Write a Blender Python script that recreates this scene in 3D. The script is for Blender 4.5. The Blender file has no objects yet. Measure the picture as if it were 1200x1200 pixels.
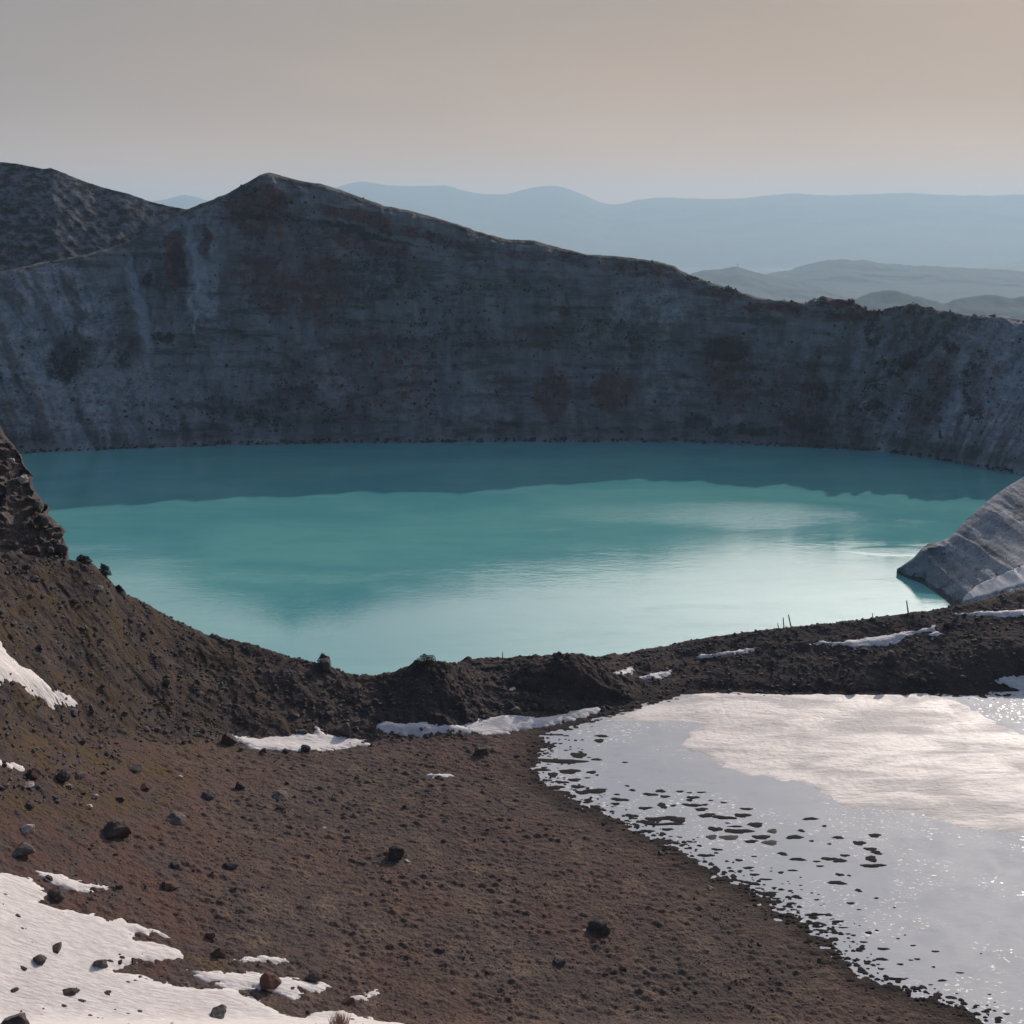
import bpy, bmesh, math, random
import numpy as np
from mathutils import Vector

# ------------------------------------------------------------------ camera
R = math.radians
CAMZ = 90.0
PITCH = R(14.4)
FP = 1287.0                      # focal length in units of a 1200 wide frame
sc = bpy.context.scene
cam_d = bpy.data.cameras.new('camera')
cam_d.sensor_width = 36.0
cam_d.lens = 36.0 * FP / 1200.0
cam_d.clip_start = 0.5
cam_d.clip_end = 90000
cam = bpy.data.objects.new('camera', cam_d)
cam.location = (0, 0, CAMZ)
cam.rotation_euler = (math.pi / 2 - PITCH, 0, 0)
sc.collection.objects.link(cam)
sc.camera = cam

# ------------------------------------------------------------------ light
SUN_AZ, SUN_EL = R(29), R(23.5)
SUN_DIR = Vector((math.sin(SUN_AZ) * math.cos(SUN_EL), math.cos(SUN_AZ) * math.cos(SUN_EL), math.sin(SUN_EL)))
sun_d = bpy.data.lights.new('sun', 'SUN')
sun_d.energy = 4.2
sun_d.angle = R(0.55)
sun_d.color = (1.0, 0.88, 0.78)
sun = bpy.data.objects.new('sun', sun_d)
sun.rotation_euler = SUN_DIR.to_track_quat('Z', 'Y').to_euler()
sun.location = (300, 500, 400)
sc.collection.objects.link(sun)

world = bpy.data.worlds.new('World')
sc.world = world
world.use_nodes = True
wt = world.node_tree
wt.nodes.clear()


def wn(t, **k):
    n = wt.nodes.new(t)
    for a, b in k.items():
        setattr(n, a, b)
    return n


w_out = wn('ShaderNodeOutputWorld')
w_bg = wn('ShaderNodeBackground')
w_sky = wn('ShaderNodeTexSky', sky_type='NISHITA', sun_disc=False, sun_elevation=SUN_EL, sun_rotation=SUN_AZ,
           altitude=1700, air_density=1.0, dust_density=2.0, ozone_density=1.5)
w_tc = wn('ShaderNodeTexCoord')
w_sep = wn('ShaderNodeSeparateXYZ')
wt.links.new(w_tc.outputs['Generated'], w_sep.inputs[0])
# thin high overcast: a beige veil that thins away from the horizon and from the sun
w_ramp = wn('ShaderNodeValToRGB')
cr = w_ramp.color_ramp
cr.elements[0].position = 0.0; cr.elements[0].color = (0.80, 0.38, 0.12, 1)
cr.elements[1].position = 1.0; cr.elements[1].color = (0.012, 0.04, 0.15, 1)
for p, c in ((0.04, (0.68, 0.345, 0.125)), (0.10, (0.43, 0.27, 0.145)), (0.19, (0.31, 0.25, 0.19)),
             (0.33, (0.74, 0.75, 0.76)), (0.48, (0.34, 0.42, 0.54)), (0.66, (0.035, 0.10, 0.28))):
    e = cr.elements.new(p); e.color = c + (1,)
wt.links.new(w_sep.outputs['Z'], w_ramp.inputs[0])
w_dot = wn('ShaderNodeVectorMath', operation='DOT_PRODUCT')
w_dot.inputs[1].default_value = SUN_DIR
w_nrm = wn('ShaderNodeVectorMath', operation='NORMALIZE')
wt.links.new(w_tc.outputs['Generated'], w_nrm.inputs[0])
wt.links.new(w_nrm.outputs[0], w_dot.inputs[0])
# falls off towards the side away from the sun
w_side = wn('ShaderNodeMapRange', interpolation_type='SMOOTHSTEP')
w_side.inputs[1].default_value = -0.4; w_side.inputs[2].default_value = 0.95
w_side.inputs[3].default_value = 0.0; w_side.inputs[4].default_value = 1.0
wt.links.new(w_dot.outputs['Value'], w_side.inputs[0])
# aureole of the sun behind thin cloud
w_mx = wn('ShaderNodeMath', operation='MAXIMUM'); w_mx.inputs[1].default_value = 0.0
wt.links.new(w_dot.outputs['Value'], w_mx.inputs[0])
w_p1 = wn('ShaderNodeMath', operation='POWER'); w_p1.inputs[1].default_value = 11.0
wt.links.new(w_mx.outputs[0], w_p1.inputs[0])
w_m1 = wn('ShaderNodeMath', operation='MULTIPLY'); w_m1.inputs[1].default_value = 3.9
wt.links.new(w_p1.outputs[0], w_m1.inputs[0])
w_el = wn('ShaderNodeMapRange', interpolation_type='SMOOTHSTEP')
w_el.inputs[1].default_value = 0.18; w_el.inputs[2].default_value = 0.35
w_el.inputs[3].default_value = 0.0; w_el.inputs[4].default_value = 1.0
wt.links.new(w_sep.outputs['Z'], w_el.inputs[0])
w_m2 = wn('ShaderNodeMath', operation='MULTIPLY')
wt.links.new(w_m1.outputs[0], w_m2.inputs[0]); wt.links.new(w_el.outputs[0], w_m2.inputs[1])
w_a = wn('ShaderNodeVectorMath', operation='SCALE')
wt.links.new(w_ramp.outputs[0], w_a.inputs[0]); wt.links.new(w_side.outputs[0], w_a.inputs['Scale'])
w_inv = wn('ShaderNodeMath', operation='SUBTRACT'); w_inv.inputs[0].default_value = 1.0
wt.links.new(w_side.outputs[0], w_inv.inputs[1])
w_aw = wn('ShaderNodeVectorMath', operation='SCALE'); w_aw.inputs[0].default_value = (0.10, 0.18, 0.33)
wt.links.new(w_inv.outputs[0], w_aw.inputs['Scale'])
w_ab = wn('ShaderNodeVectorMath', operation='ADD')
wt.links.new(w_a.outputs[0], w_ab.inputs[0]); wt.links.new(w_aw.outputs[0], w_ab.inputs[1])
w_c = wn('ShaderNodeVectorMath', operation='SCALE')
w_c.inputs[0].default_value = (1.0, 0.93, 0.87)
wt.links.new(w_m2.outputs[0], w_c.inputs['Scale'])
w_add = wn('ShaderNodeVectorMath', operation='ADD')
wt.links.new(w_ab.outputs[0], w_add.inputs[0]); wt.links.new(w_c.outputs[0], w_add.inputs[1])
w_s2 = wn('ShaderNodeVectorMath', operation='SCALE'); w_s2.inputs['Scale'].default_value = 0.003
wt.links.new(w_sky.outputs[0], w_s2.inputs[0])
w_add2 = wn('ShaderNodeVectorMath', operation='ADD')
wt.links.new(w_add.outputs[0], w_add2.inputs[0]); wt.links.new(w_s2.outputs[0], w_add2.inputs[1])
w_map = wn('ShaderNodeMapping'); w_map.inputs['Scale'].default_value = (1.6, 1.6, 7.0)
wt.links.new(w_nrm.outputs[0], w_map.inputs['Vector'])
w_cl = wn('ShaderNodeTexNoise'); w_cl.inputs['Scale'].default_value = 1.8; w_cl.inputs['Detail'].default_value = 4
wt.links.new(w_map.outputs[0], w_cl.inputs['Vector'])
w_cr = wn('ShaderNodeMapRange'); w_cr.inputs[1].default_value = 0.3; w_cr.inputs[2].default_value = 0.7
w_cr.inputs[3].default_value = 0.93; w_cr.inputs[4].default_value = 1.07
wt.links.new(w_cl.outputs['Fac'], w_cr.inputs[0])
w_fin = wn('ShaderNodeVectorMath', operation='SCALE')
w_pg = wn('ShaderNodeMath', operation='POWER'); w_pg.inputs[1].default_value = 5.0
wt.links.new(w_mx.outputs[0], w_pg.inputs[0])
w_gl = wn('ShaderNodeVectorMath', operation='SCALE'); w_gl.inputs[0].default_value = (0.16, 0.065, 0.01)
wt.links.new(w_pg.outputs[0], w_gl.inputs['Scale'])
w_add3 = wn('ShaderNodeVectorMath', operation='ADD')
wt.links.new(w_add2.outputs[0], w_add3.inputs[0]); wt.links.new(w_gl.outputs[0], w_add3.inputs[1])
wt.links.new(w_add3.outputs[0], w_fin.inputs[0]); wt.links.new(w_cr.outputs[0], w_fin.inputs['Scale'])
wt.links.new(w_fin.outputs[0], w_bg.inputs['Color'])
w_bg.inputs['Strength'].default_value = 1.0
wt.links.new(w_bg.outputs[0], w_out.inputs[0])

sc.view_settings.view_transform = 'Standard'
sc.view_settings.look = 'None'
sc.view_settings.exposure = 0.0
sc.view_settings.gamma = 1.0
sc.view_settings.use_curve_mapping = False
sc.cycles.volume_bounces = 1
sc.cycles.max_bounces = 6

# ------------------------------------------------------------------ helpers
random.seed(7)
rng = np.random.default_rng(7)
CT, ST = math.cos(PITCH), math.sin(PITCH)


def ray(px, py):
    """direction (dx, dz) per metre of Y through a point of the photograph"""
    u = (px - 600.0) / FP; v = (600.0 - py) / FP
    y = CT + v * ST
    return u / y, (-ST + v * CT) / y


def P(px, py, Y=None, z=None):
    a, b = ray(px, py)
    if Y is None:
        Y = (z - CAMZ) / b
    return a, Y, CAMZ + b * Y


def proj(X, Y, Z):
    d = Y * CT - (Z - CAMZ) * ST
    up = Y * ST + (Z - CAMZ) * CT
    return 600 + FP * X / d, 600 - FP * up / d


_perm = rng.permutation(1024)
_ga = rng.uniform(0, 2 * math.pi, 1024)
_gx, _gy = np.cos(_ga), np.sin(_ga)


def perlin(x, y, seed=0):
    x = np.asarray(x, float); y = np.asarray(y, float)
    xi = np.floor(x).astype(np.int64); yi = np.floor(y).astype(np.int64)
    xf = x - xi; yf = y - yi
    u = xf * xf * xf * (xf * (xf * 6 - 15) + 10); v = yf * yf * yf * (yf * (yf * 6 - 15) + 10)

    def g(ix, iy, fx, fy):
        h = _perm[(_perm[(ix + seed * 131) & 1023] + iy) & 1023]
        return _gx[h] * fx + _gy[h] * fy
    n00 = g(xi, yi, xf, yf); n10 = g(xi + 1, yi, xf - 1, yf)
    n01 = g(xi, yi + 1, xf, yf - 1); n11 = g(xi + 1, yi + 1, xf - 1, yf - 1)
    a = n00 + u * (n10 - n00); b = n01 + u * (n11 - n01)
    return (a + v * (b - a)) * 1.5


def fbm(x, y, oct=4, seed=0, gain=0.5):
    s = 0; a = 1; t = 0
    for i in range(oct):
        s = s + a * perlin(x * 2 ** i + 17.3 * i, y * 2 ** i - 9.1 * i, seed + i); t += a; a *= gain
    return s / t


def ridged(x, y, oct=4, seed=0, gain=0.5):
    s = 0; a = 1; t = 0
    for i in range(oct):
        s = s + a * (1 - 2 * np.abs(perlin(x * 2 ** i + 5.3 * i, y * 2 ** i - 3.1 * i, seed + i))); t += a; a *= gain
    return s / t


def cellv(x, y, seed=0):
    """nearest cell of a jittered grid: (random value of the cell, distance to the edge)"""
    x = np.asarray(x, float); y = np.asarray(y, float)
    xi = np.floor(x).astype(np.int64); yi = np.floor(y).astype(np.int64)
    b1 = np.full(x.shape, 9.0); b2 = np.full(x.shape, 9.0); val = np.zeros(x.shape)
    gx = np.zeros(x.shape); gy = np.zeros(x.shape)
    for dx in (-1, 0, 1):
        for dy in (-1, 0, 1):
            cx = xi + dx; cy = yi + dy
            h = _perm[(_perm[(cx + seed * 57) & 1023] + cy) & 1023]; h2 = _perm[(h + 311) & 1023]
            jx = cx + h / 1024.0; jy = cy + h2 / 1024.0
            d = np.hypot(x - jx, y - jy)
            c = d < b1
            b2 = np.where(c, b1, np.minimum(b2, d)); b1 = np.where(c, d, b1)
            val = np.where(c, _perm[(h + h2) & 1023] / 1024.0, val)
            gx = np.where(c, x - jx, gx); gy = np.where(c, y - jy, gy)
    return val, b2 - b1, b1, gx, gy


def sstep(a, b, x):
    t = np.clip((x - a) / (b - a), 0, 1)
    return t * t * (3 - 2 * t)


def smooth_rows(A, s, axis):
    if s <= 0: return A
    r = int(3 * s) + 1
    k = np.exp(-0.5 * (np.arange(-r, r + 1) / s) ** 2); k /= k.sum()
    pad = [(0, 0)] * A.ndim; pad[axis] = (r, r)
    B = np.pad(A, pad, mode='edge')
    out = np.zeros_like(A)
    n = A.shape[axis]
    for i, w in enumerate(k):
        sl = [slice(None)] * A.ndim; sl[axis] = slice(i, i + n)
        out += w * B[tuple(sl)]
    return out


def poly_sd(X, Y, poly):
    """signed distance, positive inside"""
    poly = np.array(poly, float)
    d = np.full(X.shape, 1e9); ins = np.zeros(X.shape, bool)
    n = len(poly)
    for i in range(n):
        x0, y0 = poly[i]; x1, y1 = poly[(i + 1) % n]
        ex, ey = x1 - x0, y1 - y0
        L = ex * ex + ey * ey + 1e-9
        t = np.clip(((X - x0) * ex + (Y - y0) * ey) / L, 0, 1)
        d = np.minimum(d, np.hypot(X - x0 - t * ex, Y - y0 - t * ey))
        c = ((y0 > Y) != (y1 > Y)) & (X < (x1 - x0) * (Y - y0) / (y1 - y0 + 1e-12) + x0)
        ins ^= c
    return np.where(ins, d, -d)


def mesh_from(name, V, F, mat=None, smooth=True, attrs=None):
    V = np.asarray(V, np.float32); F = np.asarray(F, np.int32)
    me = bpy.data.meshes.new(name)
    k = F.shape[1]
    me.vertices.add(len(V)); me.vertices.foreach_set('co', V.ravel())
    me.loops.add(F.size); me.loops.foreach_set('vertex_index', F.ravel())
    me.polygons.add(len(F))
    me.polygons.foreach_set('loop_start', np.arange(0, F.size, k, dtype=np.int32))
    me.polygons.foreach_set('loop_total', np.full(len(F), k, np.int32))
    me.polygons.foreach_set('use_smooth', np.full(len(F), smooth, bool))
    if attrs:
        for an, av in attrs.items():
            a = me.attributes.new(an, 'FLOAT', 'POINT')
            a.data.foreach_set('value', np.asarray(av, np.float32).ravel())
    me.update()
    if mat: me.materials.append(mat)
    return me


def link(name, me, parent=None, **props):
    o = bpy.data.objects.new(name, me)
    sc.collection.objects.link(o)
    if parent: o.parent = parent
    for k, v in props.items(): o[k] = v
    return o


def grid_faces(nr, nc, keep=None):
    i = np.arange((nr - 1) * (nc - 1)); r = i // (nc - 1); c = i % (nc - 1)
    a = r * nc + c
    F = np.stack([a, a + 1, a + nc + 1, a + nc], 1)
    if keep is not None: F = F[keep.ravel()]
    return F


def compact(V, F, attrs=None):
    used = np.zeros(len(V), bool); used[F.ravel()] = True
    idx = np.cumsum(used) - 1
    at = {k: v.ravel()[used] for k, v in attrs.items()} if attrs else None
    return V[used], idx[F], at


# ------------------------------------------------------------------ materials
def new_mat(name, rough=0.9, spec=0.3):
    m = bpy.data.materials.new(name); m.use_nodes = True
    nt = m.node_tree
    b = nt.nodes['Principled BSDF']
    b.inputs['Roughness'].default_value = rough
    b.inputs['Specular IOR Level'].default_value = spec
    return m, nt, b


class NB:
    """small node builder"""
    def __init__(s, nt):
        s.nt = nt
        s.co = nt.nodes.new('ShaderNodeTexCoord').outputs['Object']

    def map(s, scale, src=None):
        n = s.nt.nodes.new('ShaderNodeMapping'); n.inputs['Scale'].default_value = scale
        s.nt.links.new(src or s.co, n.inputs['Vector']); return n.outputs[0]

    def noise(s, scale, detail=5, rough=0.6, vec=None, dist=0.0):
        n = s.nt.nodes.new('ShaderNodeTexNoise')
        n.inputs['Scale'].default_value = scale; n.inputs['Detail'].default_value = detail
        n.inputs['Roughness'].default_value = rough; n.inputs['Distortion'].default_value = dist
        s.nt.links.new(vec or s.co, n.inputs['Vector']); return n.outputs['Fac']

    def voro(s, scale, vec=None, out='Distance', feature='F1'):
        n = s.nt.nodes.new('ShaderNodeTexVoronoi'); n.feature = feature
        n.inputs['Scale'].default_value = scale
        s.nt.links.new(vec or s.co, n.inputs['Vector']); return n.outputs[out]

    def rng(s, v, a, b, c=0.0, d=1.0, smooth=True):
        n = s.nt.nodes.new('ShaderNodeMapRange')
        if smooth: n.interpolation_type = 'SMOOTHSTEP'
        for i, x in enumerate((a, b, c, d)): n.inputs[i + 1].default_value = x
        s.nt.links.new(v, n.inputs[0]); return n.outputs[0]

    def mix(s, f, a, b, mode='MIX'):
        n = s.nt.nodes.new('ShaderNodeMix'); n.data_type = 'RGBA'; n.blend_type = mode
        s._set(n.inputs[0], f); s._set(n.inputs[6], a); s._set(n.inputs[7], b)
        return n.outputs[2]

    def _set(s, inp, v):
        if isinstance(v, (int, float)): inp.default_value = v
        elif isinstance(v, tuple): inp.default_value = v + (1,) if len(v) == 3 else v
        else: s.nt.links.new(v, inp)

    def math(s, op, a, b=0.0):
        n = s.nt.nodes.new('ShaderNodeMath'); n.operation = op
        s._set(n.inputs[0], a); s._set(n.inputs[1], b); return n.outputs[0]

    def attr(s, name):
        n = s.nt.nodes.new('ShaderNodeAttribute'); n.attribute_name = name; return n.outputs['Fac']

    def bump(s, h, dist, strength=1.0, prev=None):
        n = s.nt.nodes.new('ShaderNodeBump'); n.inputs['Distance'].default_value = dist
        n.inputs['Strength'].default_value = strength
        s.nt.links.new(h, n.inputs['Height'])
        if prev: s.nt.links.new(prev, n.inputs['Normal'])
        return n.outputs[0]

    def rand(s):
        n = s.nt.nodes.new('ShaderNodeObjectInfo'); return n.outputs['Random']


def finish(nb, b, col=None, normal=None, rough=None):
    if col is not None: nb._set(b.inputs['Base Color'], col)
    if normal is not None: nb.nt.links.new(normal, b.inputs['Normal'])
    if rough is not None: nb._set(b.inputs['Roughness'], rough)


def mat_soil():
    m, nt, b = new_mat('volcanic_soil', 0.95, 0.05)
    n = NB(nt)
    big = n.noise(0.045, 4, 0.55)
    mid = n.noise(0.35, 6, 0.65)
    fine = n.noise(3.2, 6, 0.7)
    grit = n.noise(14.0, 4, 0.7)
    c = n.mix(n.rng(big, 0.42, 0.62), (0.078, 0.061, 0.055), (0.090, 0.064, 0.055))
    c = n.mix(n.rng(mid, 0.45, 0.7), c, (0.135, 0.098, 0.074))
    c = n.mix(n.rng(n.noise(0.13, 7, 0.7, n.map((0.7, 1.4, 1)), 0.8), 0.56, 0.66, 0, 0.55), c, (0.045, 0.037, 0.036))
    c = n.mix(n.rng(n.noise(0.09, 7, 0.72, None, 0.6), 0.60, 0.68, 0, 0.4), c, (0.125, 0.10, 0.082))
    c = n.mix(n.rng(fine, 0.5, 0.38), c, (0.05, 0.036, 0.032))
    red = n.math('MULTIPLY', n.attr('red'), n.rng(mid, 0.36, 0.6))
    c = n.mix(red, c, (0.092, 0.055, 0.046))
    dark = n.math('MULTIPLY', n.attr('rocky'), n.rng(n.noise(0.5, 6, 0.7), 0.62, 0.36))
    c = n.mix(dark, c, (0.030, 0.027, 0.030))
    moss = n.math('MULTIPLY', n.attr('moss'), n.rng(n.noise(0.22, 5, 0.65), 0.46, 0.6))
    c = n.mix(moss, c, (0.085, 0.058, 0.030))
    wet = n.attr('wet')
    c = n.mix(n.math('MULTIPLY', n.attr('rocky'), 0.5), c, (0.052, 0.041, 0.036))
    c = n.mix(n.math('MULTIPLY', wet, 0.8), c, (0.022, 0.017, 0.016))
    c = n.mix(n.rng(grit, 0.63, 0.72, 0, 0.6), c, (0.26, 0.22, 0.18))
    h = n.bump(n.noise(5.0, 6, 0.7), 0.10, 0.9)
    h = n.bump(n.voro(3.2), 0.10, 0.7, h)
    finish(n, b, c, h, 0.97)
    return m


def mat_rock(name, c1, c2, c3, scale=1.0, bd=0.06, lich=0.0):
    m, nt, b = new_mat(name, 0.9, 0.2)
    n = NB(nt)
    a = n.noise(1.1 * scale, 6, 0.7); f = n.noise(6.0 * scale, 5, 0.7)
    c = n.mix(n.rng(a, 0.4, 0.62), c1, c2)
    c = n.mix(n.rng(f, 0.5, 0.66), c, c3)
    r = n.rand()
    c = n.mix(n.rng(r, 0, 1, 0.0, 0.35, False), c, (0.10, 0.085, 0.08))
    if lich:
        c = n.mix(n.rng(n.noise(2.3 * scale, 4), 0.6, 0.66, 0, lich), c, (0.3, 0.27, 0.2))
    h = n.bump(f, bd, 0.9)
    h = n.bump(n.voro(2.4 * scale), bd * 1.4, 0.7, h)
    finish(n, b, c, h)
    return m


def mat_snow(name='snow', dirt=0.35):
    m, nt, b = new_mat(name, 0.75, 0.3)
    n = NB(nt)
    w = n.map((0.7, 3.0, 1.0))
    s = n.noise(1.4, 6, 0.65, w)
    c = n.mix(n.rng(s, 0.35, 0.65), (0.67, 0.63, 0.60), (0.50, 0.46, 0.435))
    c = n.mix(n.rng(n.noise(0.25, 5, 0.6), 0.5, 0.75, 0, dirt), c, (0.46, 0.40, 0.37))
    c = n.mix(n.rng(n.noise(5, 5, 0.75, w), 0.60, 0.70, 0, 0.75), c, (0.25, 0.21, 0.19))
    h = n.bump(s, 0.16, 0.75)
    h = n.bump(n.noise(8, 4, 0.6, w), 0.05, 0.6, h)
    b.inputs['Subsurface Weight'].default_value = 0.0
    finish(n, b, c, h)
    return m


def mat_wall():
    m, nt, b = new_mat('crater_wall_rock', 0.95, 0.08)
    n = NB(nt)
    red, dark, light, olive, cap = (n.attr(k) for k in ('red', 'dark', 'light', 'olive', 'cap'))
    gul = n.attr('gully')
    brk = n.noise(0.20, 9, 0.80, n.map((1.0, 1.0, 0.8)))

    def crisp(m, gain, k=1.0):
        v = n.math('ADD', m, n.math('MULTIPLY', n.math('SUBTRACT', brk, 0.5), gain))
        return n.rng(n.math('MULTIPLY', v, n.rng(m, 0.0, 0.2)), 0.15, 0.80, 0, k)
    red = crisp(red, 3.2, 0.85); dark = crisp(dark, -3.2, 0.85); light = crisp(light, 2.0, 0.85); olive = crisp(olive, -2.8, 0.6)
    vert = n.map((1.0, 0.35, 0.10)); hor = n.map((0.25, 0.25, 1.6))
    st = n.noise(0.16, 6, 0.65, vert)
    bed = n.noise(0.16, 6, 0.7, hor)
    med = n.noise(0.11, 7, 0.7)
    fine = n.noise(0.6, 6, 0.75)
    c = n.mix(n.rng(st, 0.35, 0.66), (0.215, 0.205, 0.20), (0.37, 0.355, 0.34))
    c = n.mix(n.rng(bed, 0.47, 0.62, 0, 0.7), c, (0.105, 0.088, 0.080))
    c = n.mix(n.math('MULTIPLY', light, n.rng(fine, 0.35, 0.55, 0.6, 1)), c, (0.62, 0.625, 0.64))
    c = n.mix(n.rng(gul, 0.52, 0.78, 0, 0.75), c, (0.56, 0.56, 0.57))
    c = n.mix(n.rng(gul, 0.36, 0.14, 0, 0.65), c, (0.11, 0.095, 0.09))
    c = n.mix(red, c, (0.195, 0.090, 0.080))
    c = n.mix(olive, c, (0.14, 0.125, 0.095))
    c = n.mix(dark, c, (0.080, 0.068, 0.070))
    c = n.mix(n.rng(n.noise(0.45, 6, 0.72, n.map((0.5, 0.5, 1.5))), 0.55, 0.66, 0, 0.5), c, (0.075, 0.063, 0.062))
    c = n.mix(cap, c, (0.115, 0.112, 0.105))
    c = n.mix(n.rng(n.noise(0.22, 6, 0.75), 0.58, 0.70, 0, 0.5), c, (0.085, 0.073, 0.072))
    c = n.mix(n.rng(fine, 0.62, 0.70, 0, 0.6), c, (0.05, 0.043, 0.042))
    c = n.mix(n.rng(n.noise(0.05, 5, 0.7, n.map((1, 1, .5))), 0.50, 0.66, 0, 0.5), c, (0.33, 0.32, 0.32))
    c = n.mix(n.rng(n.noise(1.1, 4, 0.7), 0.66, 0.73, 0, 0.6), c, (0.34, 0.33, 0.32))
    h = n.bump(fine, 2.6, 1.0)
    h = n.bump(st, 4.0, 0.8, h)
    h = n.bump(bed, 2.0, 0.7, h)
    finish(n, b, c, h)
    return m


def mat_hill(name, ca, cb, s, bd):
    m, nt, b = new_mat(name, 0.95, 0.05)
    n = NB(nt)
    f = n.noise(s, 7, 0.7)
    finish(n, b, n.mix(n.rng(f, 0.42, 0.6), ca, cb), n.bump(f, bd, 0.8))
    return m


def mat_lake():
    m, nt, b = new_mat('milky_lake_water', 0.06, 0.5)
    n = NB(nt)
    w = n.map((0.6, 1.6, 1.0))
    big = n.noise(0.014, 8, 0.72, w, 0.4)
    c = n.mix(n.rng(big, 0.35, 0.65), (0.080, 0.285, 0.295), (0.128, 0.36, 0.335))
    b.inputs['IOR'].default_value = 1.62
    r1 = n.noise(0.55, 4, 0.6, w); r2 = n.noise(2.2, 3, 0.6, w)
    # breeze patches: rippled and calm water
    patch = n.rng(n.noise(0.014, 5, 0.6, n.map((0.45, 1.7, 1.0)), 0.6), 0.44, 0.60)
    streak = n.rng(n.noise(0.022, 7, 0.72, n.map((0.5, 1.5, 1.0)), 0.15), 0.52, 0.74)
    sp = n.nt.nodes.new('ShaderNodeSeparateXYZ'); n.nt.links.new(n.co, sp.inputs[0])
    def spot(cx, cy, rx, ry, k):
        u = n.math('POWER', n.math('DIVIDE', n.math('SUBTRACT', sp.outputs[0], cx), rx), 2.0); v = n.math('POWER', n.math('DIVIDE', n.math('SUBTRACT', sp.outputs[1], cy), ry), 2.0)
        return n.rng(n.math('ADD', n.math('ADD', u, v), n.math('MULTIPLY', n.noise(0.03, 6, 0.7, n.map((0.5, 1.4, 1.0))), 1.2)), 1.5, 0.5, 0, k)
    gust = n.math('MAXIMUM', n.math('MAXIMUM', spot(58, 352, 72, 26, 1.0), spot(112, 305, 16, 6, 1.6)), spot(-75, 345, 90, 22, 0.45))
    streak = n.math('MAXIMUM', n.math('MULTIPLY', streak, 0.5), gust)
    amp = n.math('ADD', n.math('ADD', 0.13, n.math('MULTIPLY', patch, 0.10)), n.math('MULTIPLY', streak, 0.85))
    h = n.bump(n.math('MULTIPLY', n.noise(0.30, 5, 0.65, w), amp), 0.075, 1.0)
    h = n.bump(n.math('MULTIPLY', r1, amp), 0.07, 1.0, h)
    h = n.bump(n.math('MULTIPLY', r2, amp), 0.022, 1.0, h)
    finish(n, b, c, h, n.rng(patch, 0, 1, 0.02, 0.07))
    return m


def mat_ice():
    m, nt, b = new_mat('wet_grey_ice', 0.3, 0.10)
    n = NB(nt)
    big = n.noise(0.05, 4, 0.6); mid = n.noise(0.6, 6, 0.65, n.map((0.6, 1.3, 1)))
    c = n.mix(n.rng(big, 0.4, 0.62), (0.35, 0.37, 0.39), (0.39, 0.40, 0.41))
    c = n.mix(n.rng(n.noise(0.35, 7, 0.7, n.map((0.5, 1.2, 1)), 1.5), 0.55, 0.75, 0, 0.5), c, (0.47, 0.47, 0.48))
    c = n.mix(n.rng(mid, 0.52, 0.75, 0, 0.5), c, (0.28, 0.29, 0.31))
    rough = n.rng(n.noise(0.25, 6, 0.7), 0.40, 0.62, 0.58, 0.64)
    glint = n.math('MULTIPLY', n.rng(n.noise(2.6, 3, 0.6, n.map((0.6, 1.1, 1))), 0.585, 0.64), n.rng(n.noise(0.10, 4, 0.65), 0.46, 0.56))
    rough = n.mix(glint, rough, (0.22, 0.22, 0.22))
    c = n.mix(glint, c, (0.75, 0.72, 0.68))  # sun sparkle on the ice painted into the colour as pale specks
    h = n.bump(mid, 0.05, 0.5)
    h = n.bump(glint, 0.05, 0.6, h)
    finish(n, b, c, h, rough)
    return m


def mat_crust():
    m, nt, b = new_mat('sunlit_snow_crust', 0.45, 0.25)
    n = NB(nt)
    w = n.map((0.5, 1.6, 1.0))
    a = n.noise(0.16, 6, 0.65, w, 0.5); f = n.noise(1.8, 6, 0.7, w)
    c = n.mix(n.rng(a, 0.38, 0.62), (0.37, 0.345, 0.33), (0.62, 0.555, 0.505))
    c = n.mix(n.rng(f, 0.5, 0.7, 0, 0.6), c, (0.36, 0.34, 0.33))
    h = n.bump(f, 0.14, 0.8)
    h = n.bump(n.noise(6, 4, 0.7, w), 0.05, 0.7, h)
    finish(n, b, c, h, n.rng(a, 0.35, 0.65, 0.60, 0.42))
    return m


def mat_simple(name, c1, c2, s=4.0, bd=0.01, rough=0.9):
    m, nt, b = new_mat(name, rough, 0.15)
    n = NB(nt)
    f = n.noise(s, 5, 0.65)
    finish(n, b, n.mix(n.rng(f, 0.4, 0.6), c1, c2), n.bump(f, bd, 0.8))
    return m


M_soil = mat_soil()
M_dark = mat_rock('dark_basalt', (0.038, 0.030, 0.028), (0.064, 0.047, 0.041), (0.10, 0.075, 0.066))
M_redrock = mat_rock('red_scoria', (0.060, 0.026, 0.020), (0.10, 0.045, 0.034), (0.12, 0.07, 0.055))
M_grey = mat_rock('grey_andesite', (0.065, 0.055, 0.052), (0.10, 0.085, 0.08), (0.16, 0.14, 0.13), lich=0.5)
M_pale = mat_rock('pale_andesite', (0.30, 0.26, 0.23), (0.40, 0.35, 0.32), (0.5, 0.45, 0.4))
M_tan = mat_rock('tan_scoria', (0.07, 0.055, 0.048), (0.11, 0.085, 0.07), (0.18, 0.145, 0.12))
M_rub = mat_rock('rim_rubble', (0.045, 0.038, 0.037), (0.075, 0.062, 0.058), (0.11, 0.095, 0.088))
M_wallstone = mat_rock('wall_stone', (0.12, 0.115, 0.115), (0.19, 0.18, 0.175), (0.26, 0.25, 0.24))
M_crag = mat_rock('crag_rock', (0.035, 0.028, 0.028), (0.075, 0.052, 0.046), (0.16, 0.135, 0.125), 0.7, 0.12)
M_snow = mat_snow()
M_wall = mat_wall()
M_lake = mat_lake()
M_ice = mat_ice()
M_crust = mat_crust()
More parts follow.
